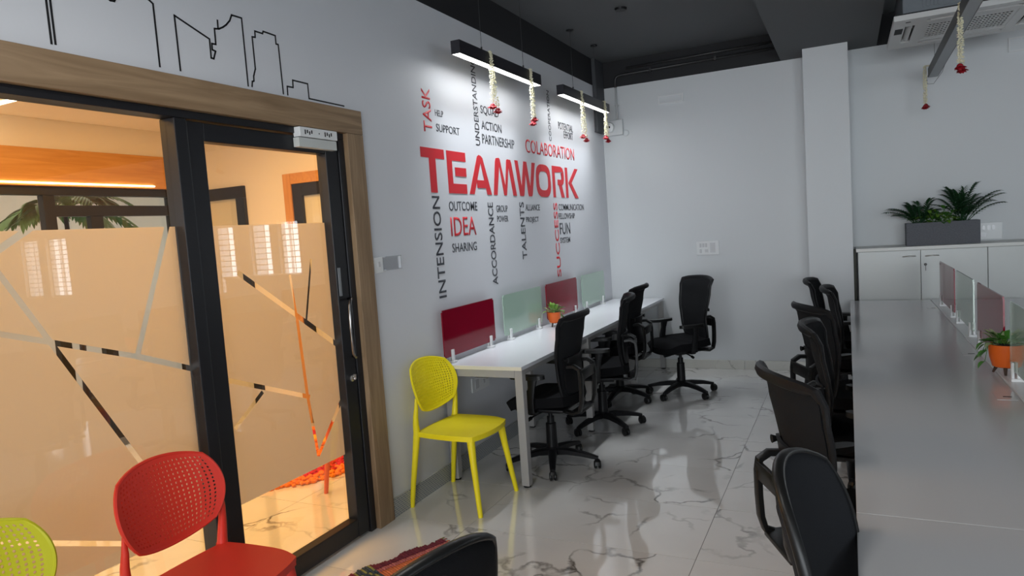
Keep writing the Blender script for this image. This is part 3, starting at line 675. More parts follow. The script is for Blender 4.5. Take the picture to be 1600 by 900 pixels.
# ------------------------------------------------------------------ office chairs (face +X locally)
CM = {}
def chair_meshes():
    def keep(name, bm, m, smooth=True):
        o = obj(name, bm, m, None, smooth); me = o.data; bpy.data.objects.remove(o); CM[name] = me
    # base leg, along +X
    bm = NB(); rect_sweep(bm, [(.03, 0, .098), (.10, 0, .100), (.20, 0, .088), (.275, 0, .072), (.305, 0, .066)], [.060, .054, .044, .036, .030], [.044, .038, .032, .026, .020])
    keep('base_leg', bm, M['black_plastic'])
    bm = NB(); lathe(bm, [(.038, .075), (.048, .082), (.048, .118), (.037, .13), (.036, .20), (.034, .285), (.024, .29), (.024, .33), (.014, .302), (.014, .41)], 20)
    keep('gas_column', bm, M['black_plastic'])
    # caster
    bm = NB()
    for s in (-1, 1):
        pr = [(.002, 0), (.022, .001), (.027, .006), (.027, .014), (.020, .019), (.004, .020)]
        b2 = NB(); lathe(b2, pr, 16); bmesh.ops.transform(b2, matrix=Matrix.Translation((-.012, s*.004, .0275)) @ Matrix.Rotation(-s*pi/2, 4, 'X'), verts=b2.verts[:])
        tmp = bpy.data.meshes.new('t'); b2.to_mesh(tmp); b2.free(); bm.from_mesh(tmp); bpy.data.meshes.remove(tmp)
    tube(bm, [(0, 0, .04), (0, 0, .078)], .007, 8)
    # hood
    rect_sweep(bm, [(-.042, 0, .028), (-.036, 0, .048), (-.016, 0, .060), (.006, 0, .056), (.014, 0, .042)], .030, .006)
    keep('caster', bm, M['black_gloss'])
    # seat cushion
    def st(u, v):
        x, y = squircle(u, v, .30); zz = .482 - .05*max(0, u-.45)**1.6*1.8 + .012*abs(v)**2 + (.010*(1-u) if u < 0 else 0)
        return Vector((.02+.235*x, .240*y, zz))
    bm = NB(); surf(bm, st, 20, 20, -.062); bmesh.ops.bevel(bm, geom=[e for e in bm.edges if e.is_manifold and e.calc_face_angle(0) > 1.0], offset=.02, segments=3, affect='EDGES')
    keep('seat', bm, M['fabric'])
    bm = bx(-.17, .16, -.19, .19, .405, .425, .008); box(bm, -.10, .07, -.065, .065, .365, .405, 0, None, .01)
    tube(bm, [(0, .06, .385), (.02, .17, .385), (.03, .235, .38)], .006, 8); tube(bm, [(.03, .235, .38), (.035, .265, .376)], .012, 8)
    keep('tilt_mechanism', bm, M['black_plastic'])
    # lever knob at the front (tension)
    bm = NB(); tube(bm, [(.16, 0, .372), (.11, 0, .375), (.07, 0, .378)], [.022, .02, .012], 12); keep('tension_knob', bm, M['black_plastic'])
    # backrest surface
    def prof(z):      # x of the centre line against height 0..1
        return -.205 + .018*sin(min(z/.75, 1)*pi) - .045*z**2 + (-.030*(max(0, z-.88)/.12)**1.5)
    def bk(u, v, k=.20, grow=1):
        t = (v+1)/2; w = .196 + .044*t - .022*math.exp(-((t-.36)/.20)**2); 
        uu, vv = squircle(u, v, k if v < 0 else .10); t2 = (vv+1)/2
        return Vector((prof(t2) + .055*uu*uu*(.5+.6*t2), w*uu*grow, .475+.535*t2))
    CM['bk'] = bk
    bm = NB(); surf(bm, lambda u, v: bk(u*.93, v*.95), 18, 22, .010); keep('mesh_panel', bm, M['mesh_fabric'])
    bm = NB()
    loop = []
    N = 64
    for i in range(N):
        a = 2*pi*i/N; c, s = cos(a), sin(a); m_ = max(abs(c), abs(s)); loop.append(bk(c/m_, s/m_) + Vector((.004, 0, 0)))
    # frame ring
    rings = []
    for i, p in enumerate(loop):
        d = (loop[(i+1) % N]-loop[i-1]).normalized(); nx = Vector((1, 0, 0)); sd = d.cross(nx).normalized()
        top = max(0, (p.z-.93)/.08)
        a_, b_ = .011+.006*top, .017+.005*top
        rings.append([bm.verts.new(p + nx*cos(2*pi*k/8)*a_ + sd*sin(2*pi*k/8)*b_) for k in range(8)])
    for i in range(N):
        A, B = rings[i], rings[(i+1) % N]
        for k in range(8): bm.faces.new((A[k], A[(k+1) % 8], B[(k+1) % 8], B[k]))
    keep('back_frame', bm, M['black_plastic'])
    # lumbar pad behind the lower half
    bm = NB(); surf(bm, lambda u, v: bk(u*.80, -.42+v*.45) + Vector((-.006, 0, 0)), 12, 10, .012 if False else -.012); keep('lumbar_shell', bm, M['black_plastic'])
    bm = NB(); tube(bm, [(-.165, .15, .735), (-.195, .152, .735), (-.212, .152, .735)], [.010, .010, .016], 10); keep('lumbar_knob', bm, M['black_gloss'])
    bm = NB(); tube(bm, [(-.165, -.15, .735), (-.195, -.152, .735), (-.212, -.152, .735)], [.010, .010, .016], 10); keep('lumbar_knob_m', bm, M['black_gloss'])
    # support yoke: two straps from under the seat, up behind the back, joined by a crossbar
    bm = NB()
    for s in (-1, 1):
        y = s*.125
        rect_sweep(bm, [(-.06, y*.6, .412), (-.15, y*.9, .402), (-.215, y, .392), (-.258, y, .41), (-.272, y, .46), (-.276, y, .54), (-.276, y, .63), (-.270, y, .672), (-.235, y, .694), (-.180, y, .690)], .042, .022)
    box(bm, -.284, -.266, -.13, .13, .60, .668, 0, None, .005); box(bm, -.265, -.20, -.12, .12, .388, .408, 0, None, .004)
    keep('back_yoke', bm, M['black_gloss'])
    # armrest at +Y side
    bm = NB(); rect_sweep(bm, [(.02, .19, .408), (.02, .24, .408), (.022, .262, .43)], [.05, .05, .05], .018, Vector((1, 0, 0)))
    rect_sweep(bm, [(.022, .263, .42), (.015, .267, .50), (0, .265, .58), (-.005, .26, .632)], [.020, .022, .022, .026], [.060, .050, .044, .060]); keep('armrest', bm, M['black_plastic'])
    def pad(u, v):
        x, y = squircle(u, v, .35); return Vector((.03+.120*x, .258+.036*y, .632+.004*x*x))
    bm = NB(); surf(bm, pad, 10, 8, .024); keep('armrest_pad', bm, M['black_gloss'])
    bm = NB(); bm.from_mesh(CM['armrest']); bmesh.ops.scale(bm, vec=(1, -1, 1), verts=bm.verts[:]); keep('armrest_m', bm, M['black_plastic'])
    bm = NB(); bm.from_mesh(CM['armrest_pad']); bmesh.ops.scale(bm, vec=(1, -1, 1), verts=bm.verts[:]); keep('armrest_pad_m', bm, M['black_gloss'])
chair_meshes()
def office_chair(label, x, y, face, brot=0, group=None, swivel=0, tilt=0, hz=0):
    t = thing('office_chair', label, 'office chair', (x, y, 0), face, group)
    for k in range(5):
        a = radians(72*k) + brot - face
        L = inst('base_leg', CM['base_leg'], t, rot=(0, 0, a))
        inst('caster', CM['caster'], t, (.300*cos(a), .300*sin(a), 0), (0, 0, a+swivel+k*1.9))
    inst('gas_column', CM['gas_column'], t)
    inst('tilt_mechanism', CM['tilt_mechanism'], t); inst('tension_knob', CM['tension_knob'], t)
    inst('seat', CM['seat'], t)
    b = bpy.data.objects.new('backrest', CM['back_frame']); link(b, t)
    inst('mesh_panel', CM['mesh_panel'], b); inst('lumbar_shell', CM['lumbar_shell'], b); inst('lumbar_knob', CM['lumbar_knob'], b); inst('lumbar_knob', CM['lumbar_knob_m'], b)
    if tilt:
        b.matrix_local = Matrix.Translation((-.23, 0, .5)) @ Matrix.Rotation(-tilt, 4, 'Y') @ Matrix.Translation((.23, 0, -.5))
    b.location.z += hz
    inst('back_yoke', CM['back_yoke'], t)
    for m_ in ('', '_m'):
        a = inst('armrest', CM['armrest'+m_], t); inst('armrest_pad', CM['armrest_pad'+m_], a)
    return t
G = 'black office chairs at the wall desk'; G2 = 'black office chairs along the double desk'
office_chair('black mesh office chair nearest the yellow chair, tucked under the wall desk', .545, 4.10, radians(180), radians(-68), G)
office_chair('second black mesh office chair from the yellow chair at the wall desk', .60, 5.00, radians(196), radians(-38), G)
office_chair('third black mesh office chair from the yellow chair, close against the wall desk', .48, 5.84, radians(180), radians(-20), G)
office_chair('black mesh office chair pulled out near the end wall, facing the wall desk', 0.96, 6.13, radians(224), radians(-35), G, hz=.02)
for k, (x, y, a, hz, lb) in enumerate((
    (2.322, 2.585, 26, 0, 'black office chair turned aslant, second along the double desk'),
    (2.395, 3.60, 0, .0, 'black office chair third along the double desk, its back edge-on'),
    (2.32, 4.41, 26, 0, 'black office chair turned aslant, fourth along the double desk'),
    (2.43, 5.45, 0, -.015, 'black office chair fifth along the double desk, its back edge-on'),
    (2.27, 6.36, -4, -.04, 'farthest black office chair at the double desk, beside the white column'))):
    office_chair(lb, x, y, radians(a), radians(20+k*17), G2, hz=hz)
def padded_chair(label, x, y, face, brot, m, group=None, hz=0):
    # armless task chair with an upholstered, rounded back
    t = thing('office_chair', label, 'office chair', (x, y, 0), face, group)
    for k in range(5):
        a = radians(72*k)+brot-face
        inst('base_leg', CM['base_leg'], t, rot=(0, 0, a)); inst('caster', CM['caster'], t, (.300*cos(a), .300*sin(a), 0), (0, 0, a+k*1.9))
    inst('gas_column', CM['gas_column'], t); inst('tilt_mechanism', CM['tilt_mechanism'], t); inst('seat', CM['seat'], t)
    def pb(u, v, off=0):
        yy, zz = squircle(u, v, .40); q = (zz+1)/2
        ed = max(abs(u), abs(v))**5
        return Vector((-.185 - .012*q - .085*q*q + .050*yy*yy*(.4+q*.6) - off*(1-ed*.55), .222*yy*(.93+.07*q), .52+.475*q))
    bm = NB(); N = 18
    A = [[bm.verts.new(pb(-1+2*i/N, -1+2*j/N, -.012)) for j in range(N+1)] for i in range(N+1)]
    B = [[bm.verts.new(pb(-1+2*i/N, -1+2*j/N, .034)) for j in range(N+1)] for i in range(N+1)]
    for i in range(N):
        for j in range(N):
            bm.faces.new((A[i][j], A[i+1][j], A[i+1][j+1], A[i][j+1])); bm.faces.new((B[i][j], B[i][j+1], B[i+1][j+1], B[i+1][j]))
    rim = [(i, 0) for i in range(N)]+[(N, j) for j in range(N)]+[(i, N) for i in range(N, 0, -1)]+[(0, j) for j in range(N, 0, -1)]
    for a, b in zip(rim, rim[1:]+rim[:1]): bm.faces.new((A[a[0]][a[1]], B[a[0]][a[1]], B[b[0]][b[1]], A[b[0]][b[1]]))
    bk = obj('backrest', bm, m, t, 'all'); bk.location.z = hz
    bm = NB(); rings = []; M_ = 72
    lp = []
    for i in range(M_):
        a = 2*pi*i/M_; c, s_ = cos(a), sin(a); mm = max(abs(c), abs(s_)); lp.append((pb(c/mm, s_/mm, -.012)+pb(c/mm, s_/mm, .034))/2)
    for i, p in enumerate(lp):
        d = (lp[(i+1) % M_]-lp[i-1]).normalized(); nx = Vector((1, 0, 0)); sd = d.cross(nx).normalized()
        rings.append([bm.verts.new(p+nx*cos(2*pi*k/8)*.014+sd*sin(2*pi*k/8)*.008) for k in range(8)])
    for i in range(M_):
        for k in range(8): bm.faces.new((rings[i][k], rings[i][(k+1) % 8], rings[(i+1) % M_][(k+1) % 8], rings[(i+1) % M_][k]))
    obj('back_piping', bm, M['black_gloss'], bk, 'all')
    bm = NB(); rect_sweep(bm, [(-.05, 0, .410), (-.16, 0, .402), (-.225, 0, .42), (-.255, 0, .50), (-.258, 0, .60), (-.262, 0, .68)], .07, .016)
    obj('back_bracket', bm, M['black_gloss'], t, True)
    return t
M['charcoal_cloth'] = mat('charcoal_upholstery', (.020, .021, .024), .95, spec=.15, bump=.5, bscale=400)
padded_chair('nearest black office chair at the double desk, charcoal rounded back close to the viewer', 2.47, 1.62, radians(-10), .3, M['charcoal_cloth'])
padded_chair('black office chair back at the bottom edge of the view, beside the rag rug', 1.44, 1.00, radians(165), .3, M['fabric'], hz=.04)

# ------------------------------------------------------------------ perforated plastic chairs (face +X)
PM = {}
def plastic_meshes():
    def keep(name, bm, smooth=True):
        o = obj(name, bm, M['yellow'], None, smooth); PM[name] = o.data; bpy.data.objects.remove(o)
    def bkf(u, v):
        x, z = squircle(u, v, .40)
        return Vector((-.215 + .060*x*x - .035*(z+.2), .214*x*(1+.05*z), .685+.150*z))
    bm = NB(); perforated(bm, bkf, 24, 18, .009, hole=.31); keep('perforated_back', bm)
    def st(u, v):
        x, y = squircle(u, v, .30 if u > 0 else .12)
        wid = .215 if u < 0 else .215+.01*u
        return Vector((.02+.205*x, wid*y, .448-.010*(1-v*v)*(1-u*u) - .012*max(0, u-.6)))
    bm = NB(); surf(bm, st, 18, 16, -.016)
    keep('seat', bm)
    bm = NB()  # skirt rim under the seat
    N = 48; lp = []
    for i in range(N):
        a = 2*pi*i/N; c, s = cos(a), sin(a); m_ = max(abs(c), abs(s)); lp.append(st(c/m_*.985, s/m_*.985))
    r1 = [bm.verts.new(p+Vector((0, 0, -.002))) for p in lp]; r2 = [bm.verts.new(p+Vector((0, 0, -.030))) for p in lp]
    cen = Vector((.02, 0, 0))
    r3 = [bm.verts.new(Vector(((p.x-.02)*.95+.02, p.y*.95, p.z-.030))) for p in lp]; r4 = [bm.verts.new(Vector(((p.x-.02)*.95+.02, p.y*.95, p.z-.012))) for p in lp]
    for A, B in ((r1, r2), (r2, r3), (r3, r4), (r4, r1)):
        for i in range(N): bm.faces.new((A[i], A[(i+1) % N], B[(i+1) % N], B[i]))
    keep('seat_rim', bm)
    for s, nm in ((1, 'l'), (-1, 'r')):
        bm = NB(); tube(bm, [(.165, s*.165, .435), (.180, s*.178, .30), (.205, s*.196, .12), (.222, s*.208, 0)], [.024, .019, .0155, .0135], 12); keep('front_'+nm, bm)
        bm = NB(); tube(bm, [(-.178, s*.196, .445), (-.195, s*.203, .32), (-.222, s*.210, .14), (-.240, s*.214, 0)], [.021, .018, .0155, .0135], 12); keep('rear_'+nm, bm)
        bm = NB(); tube(bm, [(-.178, s*.197, .43), (-.176, s*.203, .49), (-.171, s*.205, .54), (-.164, s*.203, .59), (-.162, s*.203, .645)], [.021, .018, .015, .012, .006], 12); keep('post_'+nm, bm)
    bm = NB(); lp = []
    N = 72
    for i in range(N):
        a = 2*pi*i/N; c, s = cos(a), sin(a); m_ = max(abs(c), abs(s)); lp.append(bkf(c/m_, s/m_)+Vector((.0045, 0, 0)))
    rings = []
    for i, p in enumerate(lp):
        d = (lp[(i+1) % N]-lp[i-1]).normalized(); nx = Vector((1, 0, 0)); sd = d.cross(nx).normalized()
        rings.append([bm.verts.new(p+nx*cos(2*pi*k/6)*.007+sd*sin(2*pi*k/6)*.007) for k in range(6)])
    for i in range(N):
        for k in range(6): bm.faces.new((rings[i][k], rings[i][(k+1) % 6], rings[(i+1) % N][(k+1) % 6], rings[(i+1) % N][k]))
    keep('back_rim', bm)
plastic_meshes()
def plastic_chair(label, m, x, y, face, sc=1.0):
    t = thing('plastic_chair', label, 'chair', (x, y, 0), face)
    t.scale = (sc, sc, sc)
    cache = {}
    def P(name, key, par=t):
        me = PM[key].copy(); me.materials.clear(); me.materials.append(m); return inst(name, me, par)
    b = P('backrest', 'perforated_back'); P('rim', 'back_rim', b); P('back_post', 'post_l'); P('back_post', 'post_r')
    s = P('seat', 'seat'); P('rim', 'seat_rim', s)
    for k in ('front_l', 'front_r', 'rear_l', 'rear_r'): P('leg', k)
    return t
plastic_chair('bright yellow perforated plastic chair against the wall at the desk end', M['yellow'], .268, 3.425, radians(-3))
plastic_chair('red perforated plastic chair in front of the frosted glass', M['red'], .335, 1.60, radians(2))
plastic_chair('lime yellow perforated plastic chair cut off at the bottom left corner', M['olive'], .33, .975, radians(2))
plastic_chair('orange plastic chair inside the cabin, only a leg showing below the frosted film', M['orange_plastic'], -.41, 3.465, radians(0))

# ------------------------------------------------------------------ pots and plants
def leaf(bm, p, d, L, w, droop=.3, up=Vector((0, 0, 1)), mi=0, fold=.25):
    d = d.normalized(); s = d.cross(up)
    if s.length < .05: s = Vector((1, 0, 0))
    s.normalize(); n = s.cross(d).normalized(); rows = []
    for i, (t, ww) in enumerate(((0, .12), (.25, .85), (.55, 1), (.82, .6), (1, .04))):
        c = p + d*L*t + Vector((0, 0, -droop*L*t*t))
        rows.append((bm.verts.new(c-s*w/2*ww+n*w*fold*ww), bm.verts.new(c), bm.verts.new(c+s*w/2*ww+n*w*fold*ww)))
    for a, b in zip(rows, rows[1:]):
        bm.faces.new((a[0], a[1], b[1], b[0])).material_index = mi; bm.faces.new((a[1], a[2], b[2], b[1])).material_index = mi
def desk_pot(label, x, y, z, R, leaves, spread, ph, seed, group, mats, trail=None):
    rnd = random.Random(seed); t = thing('potted_plant', label, 'potted plant', (x, y, z), ph, group)
    h0 = .030; H = R*1.62
    bm = NB(); lathe(bm, [(R*.55, h0), (R*.74, h0+.006), (R*.92, h0+H*.45), (R, h0+H), (R*.93, h0+H), (R*.90, h0+H-.010), (R*.1, h0+H-.012)], 24); obj('pot', bm, M['pot'], t, True)
    bm = NB(); lathe(bm, [(R*.90, h0+H-.006), (R*.89, h0+H-.002), (R*.2, h0+H+.002)], 18); obj('soil', bm, M['soil'], t)
    for k in range(3):
        a = 2*pi*k/3+.4; bm = NB(); tube(bm, [(R*.5*cos(a), R*.5*sin(a), h0+.006), (R*.78*cos(a), R*.78*sin(a), 0)], [.009, .005], 8); obj('pot_leg', bm, M['pot_leg'], t)
    for k in range(leaves):
        a = rnd.uniform(0, 2*pi); el = rnd.uniform(.1, 1.35); rr_ = rnd.uniform(0, R*.5)
        p = Vector((rr_*cos(a), rr_*sin(a), h0+H)); d = Vector((cos(a)*cos(el), sin(a)*cos(el), sin(el)*1.0))
        sl = spread*rnd.uniform(.45, .8); bm = NB(); q = p+d*sl*.6
        tube(bm, [p, q], .0014, 5); leaf(bm, q, d, spread*rnd.uniform(.45, .75), spread*rnd.uniform(.26, .38), rnd.uniform(.1, .5))
        obj('leaf', bm, rnd.choice(mats), t, 'all')
    if trail:
        for k in range(9):
            a = trail+rnd.uniform(-.5, .5); rr_ = R*rnd.uniform(1.0, 1.35); zz = h0+H-rnd.uniform(-.01, H*.8)
            bm = NB(); p = Vector((cos(a)*rr_, sin(a)*rr_, zz)); tube(bm, [(cos(a)*R*.7, sin(a)*R*.7, h0+H), (cos(a)*R*1.1, sin(a)*R*1.1, h0+H), p], .0013, 5)
            leaf(bm, p, Vector((cos(a), sin(a), -.6)), .035, .028, .4); obj('leaf', bm, rnd.choice(mats), t, 'all')
    return t
desk_pot('small orange three-legged pot with a leafy plant on the wall desk', .135, 5.25, .75, .056, 34, .085, 0, 3, 'orange pots', [M['leaf'], M['leaf_light'], M['leaf_light'], M['leaf_var']], trail=.9)
desk_pot('orange three-legged pot with a bushy plant between screens on the double desk', 2.965, 3.77, .757, .066, 60, .080, 0, 11, 'orange pots', [M['leaf'], M['leaf'], M['leaf_light'], M['leaf_var']], trail=pi)

# planter trough on the cabinets
pt = thing('planter_trough', 'long grey granite-look planter with two palms and a leafy plant on the cabinet top', 'planter', (3.06, 7.0, 1.195))
bm = NB(); o_ = (-.268, .268, -.10, .10)
box(bm, -.268, .268, -.10, -.086, 0, .195); box(bm, -.268, .268, .086, .10, 0, .195); box(bm, -.268, -.254, -.086, .086, 0, .195); box(bm, .254, .268, -.086, .086, 0, .195); box(bm, -.254, .254, -.086, .086, 0, .02)
obj('trough', bm, M['granite'], pt); obj('soil', bx(-.253, .253, -.085, .085, .15, .175), M['soil'], pt)
def frond(p, d, L, ll, rnd, parent, m, curve=.35, n=11, name='palm_frond'):
    bm = NB(); pts = []
    for i in range(8):
        t = i/7; pts.append(p + d*L*t + Vector((0, 0, -curve*L*t*t)))
    tube(bm, pts, [.003*(1-.8*i/7)+.0006 for i in range(8)], 5)
    for i in range(n):
        t = .22+.78*i/(n-1); c = p+d*L*t+Vector((0, 0, -curve*L*t*t)); tan = (d*L+Vector((0, 0, -2*curve*L*t))).normalized()
        sd = tan.cross(Vector((0, 0, 1))).normalized()
        for s in (-1, 1):
            dd = (tan*.75+sd*s*(1-.55*t)+Vector((0, 0, .1))).normalized(); leaf(bm, c, dd, ll*(1-.45*abs(t-.45)), ll*.19, .35)
    return obj(name, bm, m, parent, 'all')
rnd = random.Random(5)
def palm(cx, n, hmin, hmax, lean):
    for k in range(n):
        a = 2*pi*k/n+rnd.uniform(-.4, .4); el = rnd.uniform(.62, 1.45)
        d = Vector((cos(a)*cos(el), sin(a)*cos(el)*.55, sin(el))).normalized()
        d.x += lean*.3
        frond(Vector((cx+rnd.uniform(-.03, .03), rnd.uniform(-.03, .03), .175)), d, rnd.uniform(hmin, hmax), .085, rnd, pt, M['leaf_dark'])
palm(-.165, 20, .20, .36, -.25); palm(.155, 26, .26, .50, .1)
for k in range(60):
    a = rnd.uniform(0, 2*pi); el = rnd.uniform(-.1, 1.2); p = Vector((-.02+rnd.uniform(-.085, .085), rnd.uniform(-.07, .03), .175+rnd.uniform(0, .085))); d = Vector((cos(a)*cos(el), sin(a)*cos(el), sin(el)))
    bm = NB(); q = p+d*rnd.uniform(.02, .09); tube(bm, [p, q], .0015, 5); leaf(bm, q, d, rnd.uniform(.05, .08), .05, .4); obj('leaf', bm, rnd.choice([M['leaf'], M['leaf_light']]), pt, 'all')

# palm in the corridor beyond the cabin
cp = thing('potted_palm', 'tall potted palm with arching fronds beyond the rear cabin glazing', 'potted palm', (-3.75, 3.75, 0))
bm = NB(); lathe(bm, [(.13, 0), (.15, .02), (.19, .36), (.17, .36), (.16, .33), (.02, .32)], 20); obj('pot', bm, M['pot_leg'], cp, True)
bm = NB(); tube(bm, [(0, 0, .3), (.02, .01, 1.0), (0, 0, 1.98)], [.03, .024, .018], 8); obj('trunk', bm, M['pot_leg'], cp, True)
for k in range(16):
    a = 2*pi*k/16+rnd.uniform(-.2, .2); el = rnd.uniform(.15, .8); d = Vector((cos(a)*cos(el)*.8, sin(a)*cos(el), sin(el))).normalized()
    frond(Vector((0, 0, 1.98)), d, rnd.uniform(.45, .62), .22, rnd, cp, M['leaf'], .55, 12)

# ------------------------------------------------------------------ cabinets on the right
def cabinet(x0, lb):
    w = .955; y0, y1 = 6.83, 7.20; t = thing('storage_cabinet', lb, 'cabinet', (x0, y0, 0))
    bm = NB(); box(bm, 0, .018, .02, y1-y0, .06, 1.165); box(bm, w-.018, w, .02, y1-y0, .06, 1.165); box(bm, .018, w-.018, .02, y1-y0, .06, .078); box(bm, .018, w-.018, y1-y0-.01, y1-y0, .078, 1.165); box(bm, .018, w-.018, .02, y1-y0-.01, 1.147, 1.165)
    box(bm, .018, w-.018, .03, y1-y0-.012, .60, .618)
    obj('carcass', bm, M['cabinet'], t); obj('plinth', bx(.02, w-.02, .05, .30, 0, .059), M['olive_strip'], t)
    for k in (0, 1):
        a = k*w/2
        d = obj('door', bx(a+.002, a+w/2-.002, 0, .018, .064, 1.162, .0012), M['cabinet'], t)
        cx = a+w/2-.085 if k == 0 else a+.085
        hb = NB(); tube(hb, [(cx-.047, 0, 1.108), (cx-.04, -.016, 1.110), (cx, -.02, 1.113), (cx+.04, -.016, 1.112), (cx+.047, 0, 1.110)], .005, 8); obj('handle', hb, M['steel'], d, 'all')
        if k == 1:
            lb_ = NB(); tube(lb_, [(a+.035, 0, 1.038), (a+.035, -.006, 1.038)], .012, 12); box(lb_, a+.034, a+.036, -.022, -.006, 1.03, 1.046); box(lb_, a+.033, a+.037, -.016, -.013, .985, 1.03); obj('lock_with_key', lb_, M['conduit'], d)
    return t
cabinet(2.410, 'white two-door storage cabinet next to the column, below the planter')
cabinet(3.367, 'white two-door storage cabinet second from the column')
cabinet(4.324, 'white two-door storage cabinet third from the column')
o = obj('cabinet_top', bx(2.395, 5.30, 6.815, 7.245, 1.1655, 1.1945, .002), M['cab_edge']); tag(o, 'continuous cream-white top board over the row of cabinets', 'worktop')
o = obj('gap_shade_strip', bx(2.374, 2.394, 6.90, 6.92, 0, 1.19), M['olive_strip']); tag(o, 'narrow dark olive strip painted as the shade in the gap between the column and the cabinets', 'gap shade')  # dark strip stands in for the shaded gap beside the column

# ------------------------------------------------------------------ ceiling lamps and garlands
def pendant(label, xc, ya, yb, z, wdt, hgt, body, diff, wires, group):
    yc = (ya+yb)/2; L = (yb-ya)/2; t = thing('pendant_lamp', label, 'pendant lamp', (xc, yc, z), 0, group)
    bm = NB(); w = wdt/2
    box(bm, -w, -w+.003, -L, L, 0, hgt); box(bm, w-.003, w, -L, L, 0, hgt); box(bm, -w+.003, w-.003, -L, L, hgt-.003, hgt); box(bm, -w+.003, w-.003, -L, -L+.003, 0, hgt-.003); box(bm, -w+.003, w-.003, L-.003, L, 0, hgt-.003)
    obj('housing', bm, body, t); obj('diffuser', bx(-w+.0035, w-.0035, -L+.0035, L-.0035, .001, .006), diff, t)
    for wy in wires:
        b = NB(); tube(b, [(0, wy-yc, hgt), (0, wy-yc, ZC-z-.012)], .0016, 6); tube(b, [(0, wy-yc, hgt), (0, wy-yc, hgt+.03)], .006, 8); c = obj('wire', b, M['wire'], t)
        b = NB(); lathe(b, [(.03, ZC-z-.012), (.032, ZC-z-.002), (.03, ZC-z)], 14, (0, wy-yc, 0)); obj('ceiling_cap', b, M['black_plastic'], c)
    return t
pendant('lit black linear pendant lamp over the near end of the wall desk', PX, 3.80, 5.06, 2.664, .062, .082, M['lamp_body'], M['led'], (4.15, 4.806), 'lit pendant lamps')
pendant('lit black linear pendant lamp over the far end of the wall desk', PX, 5.53, 6.78, 2.668, .062, .082, M['lamp_body'], M['led'], (5.85, 6.49), 'lit pendant lamps')
for yc in (1.1, -.9):  # lamp bodies out of view, added to carry the aisle fill light
    pendant('added unseen pendant lamp giving fill light over the aisle, %s the viewer' % ('above' if yc > 0 else 'behind'), 1.15, yc-.63, yc+.63, 2.664, .062, .082, M['lamp_body'], M['led'], (yc-.3, yc+.3), 'lit pendant lamps')
l3 = pendant('unlit grey linear pendant lamp above the double desk, in front of the air conditioner', 2.99, 4.42, 6.88, 2.60, .072, .075, M['lamp_body_grey'], M['diffuser_off'], (6.72, 4.6), None)
l3.rotation_euler.z = radians(-.8)
b = NB(); tube(b, [(-.02, 1.23, .05), (-.045, 1.245, 0), (-.04, 1.24, -.05), (0, 1.20, -.06), (.04, .95, -.012), (.036, .5, .03)], .0016, 6); obj('power_cord', b, M['wire'], l3, 'all')

def garland(label, x, y, ztop, lens, spread, seed, wrap=.03):
    rnd = random.Random(seed); t = thing('flower_garland', label, 'garland', (x, y, ztop), 0, 'jasmine garlands hung over the lamps')
    for k, L in enumerate(lens):
        bm = NB(); sx = spread[k]
        n = int(L/.0065)
        for i in range(n):
            z = -i*.0065; fr = i/n; q = Vector((wrap+sx*fr*.3, sx*fr, z))
            for j in range(3):
                a = rnd.uniform(0, 2*pi); r_ = .010 if fr > .12 else .007
                mt = Matrix.Translation(q+Vector((cos(a)*r_, sin(a)*r_, rnd.uniform(-.002, .002)))) @ Matrix.Rotation(a, 4, 'Z') @ Matrix.Diagonal((1.6, .8, .8, 1))
                bmesh.ops.create_icosphere(bm, subdivisions=1, radius=.0048, matrix=mt)
        s = obj('jasmine_strand', bm, M['garland'], t, 'all'); s['kind'] = 'stuff'
        bm = NB(); c = Vector((wrap+sx*.3, sx, -L-.016))
        for i in range(16):
            a = i*2.4; rr_ = .006+.016*sqrt(i/16); el = .3+1.2*(1-i/16)
            leaf(bm, c+Vector((cos(a)*rr_*.6, sin(a)*rr_*.6, .004)), Vector((cos(a)*cos(el), sin(a)*cos(el), -sin(el)*.9)), .026, .026, .1, fold=-.3)
        bmesh.ops.create_icosphere(bm, subdivisions=2, radius=.017, matrix=Matrix.Translation(c))
        obj('rose', bm, M['rose'], t, 'all')
    # loop over the lamp body
    bm = NB()
    for i in range(14):
        a = i/13; q = Vector((wrap*(1-2*a), 0, .004))
        bmesh.ops.create_icosphere(bm, subdivisions=1, radius=.007, matrix=Matrix.Translation(q+Vector((0, rnd.uniform(-.006, .006), 0))))
    s = obj('jasmine_loop', bm, M['garland'], t, 'all'); s['kind'] = 'stuff'
zt = 2.664+.082
garland('white jasmine garland with red roses at the left of the near lit lamp', PX, 4.20, zt, (.335, .36), (-.012, .035), 1, .038)
garland('white jasmine garland with red roses at the right of the near lit lamp', PX, 4.85, zt, (.375, .345), (-.008, .012), 2, .038)
garland('white jasmine garland with red roses at the left of the far lit lamp', PX, 5.96, zt+.005, (.375, .405), (-.015, .03), 3, .038)
garland('white jasmine garland with red roses at the right of the far lit lamp', PX, 6.61, zt+.005, (.325, .355), (-.01, .025), 4, .038)
garland('white jasmine garland over the unlit lamp, in front of the air conditioner', 2.99, 4.83, 2.68, (.34, .35), (-.03, .025), 5, -.044)
garland('small jasmine garland at the far end of the unlit lamp', 2.985, 6.80, 2.68, (.31, .30), (-.01, .015), 6, -.044)

# ------------------------------------------------------------------ ceiling air conditioner
ac = thing('cassette_air_conditioner', 'white ceiling cassette air conditioner above the double desk', 'air conditioner', (3.13, 6.02, 2.80), 0)
bm = NB(); w = .475
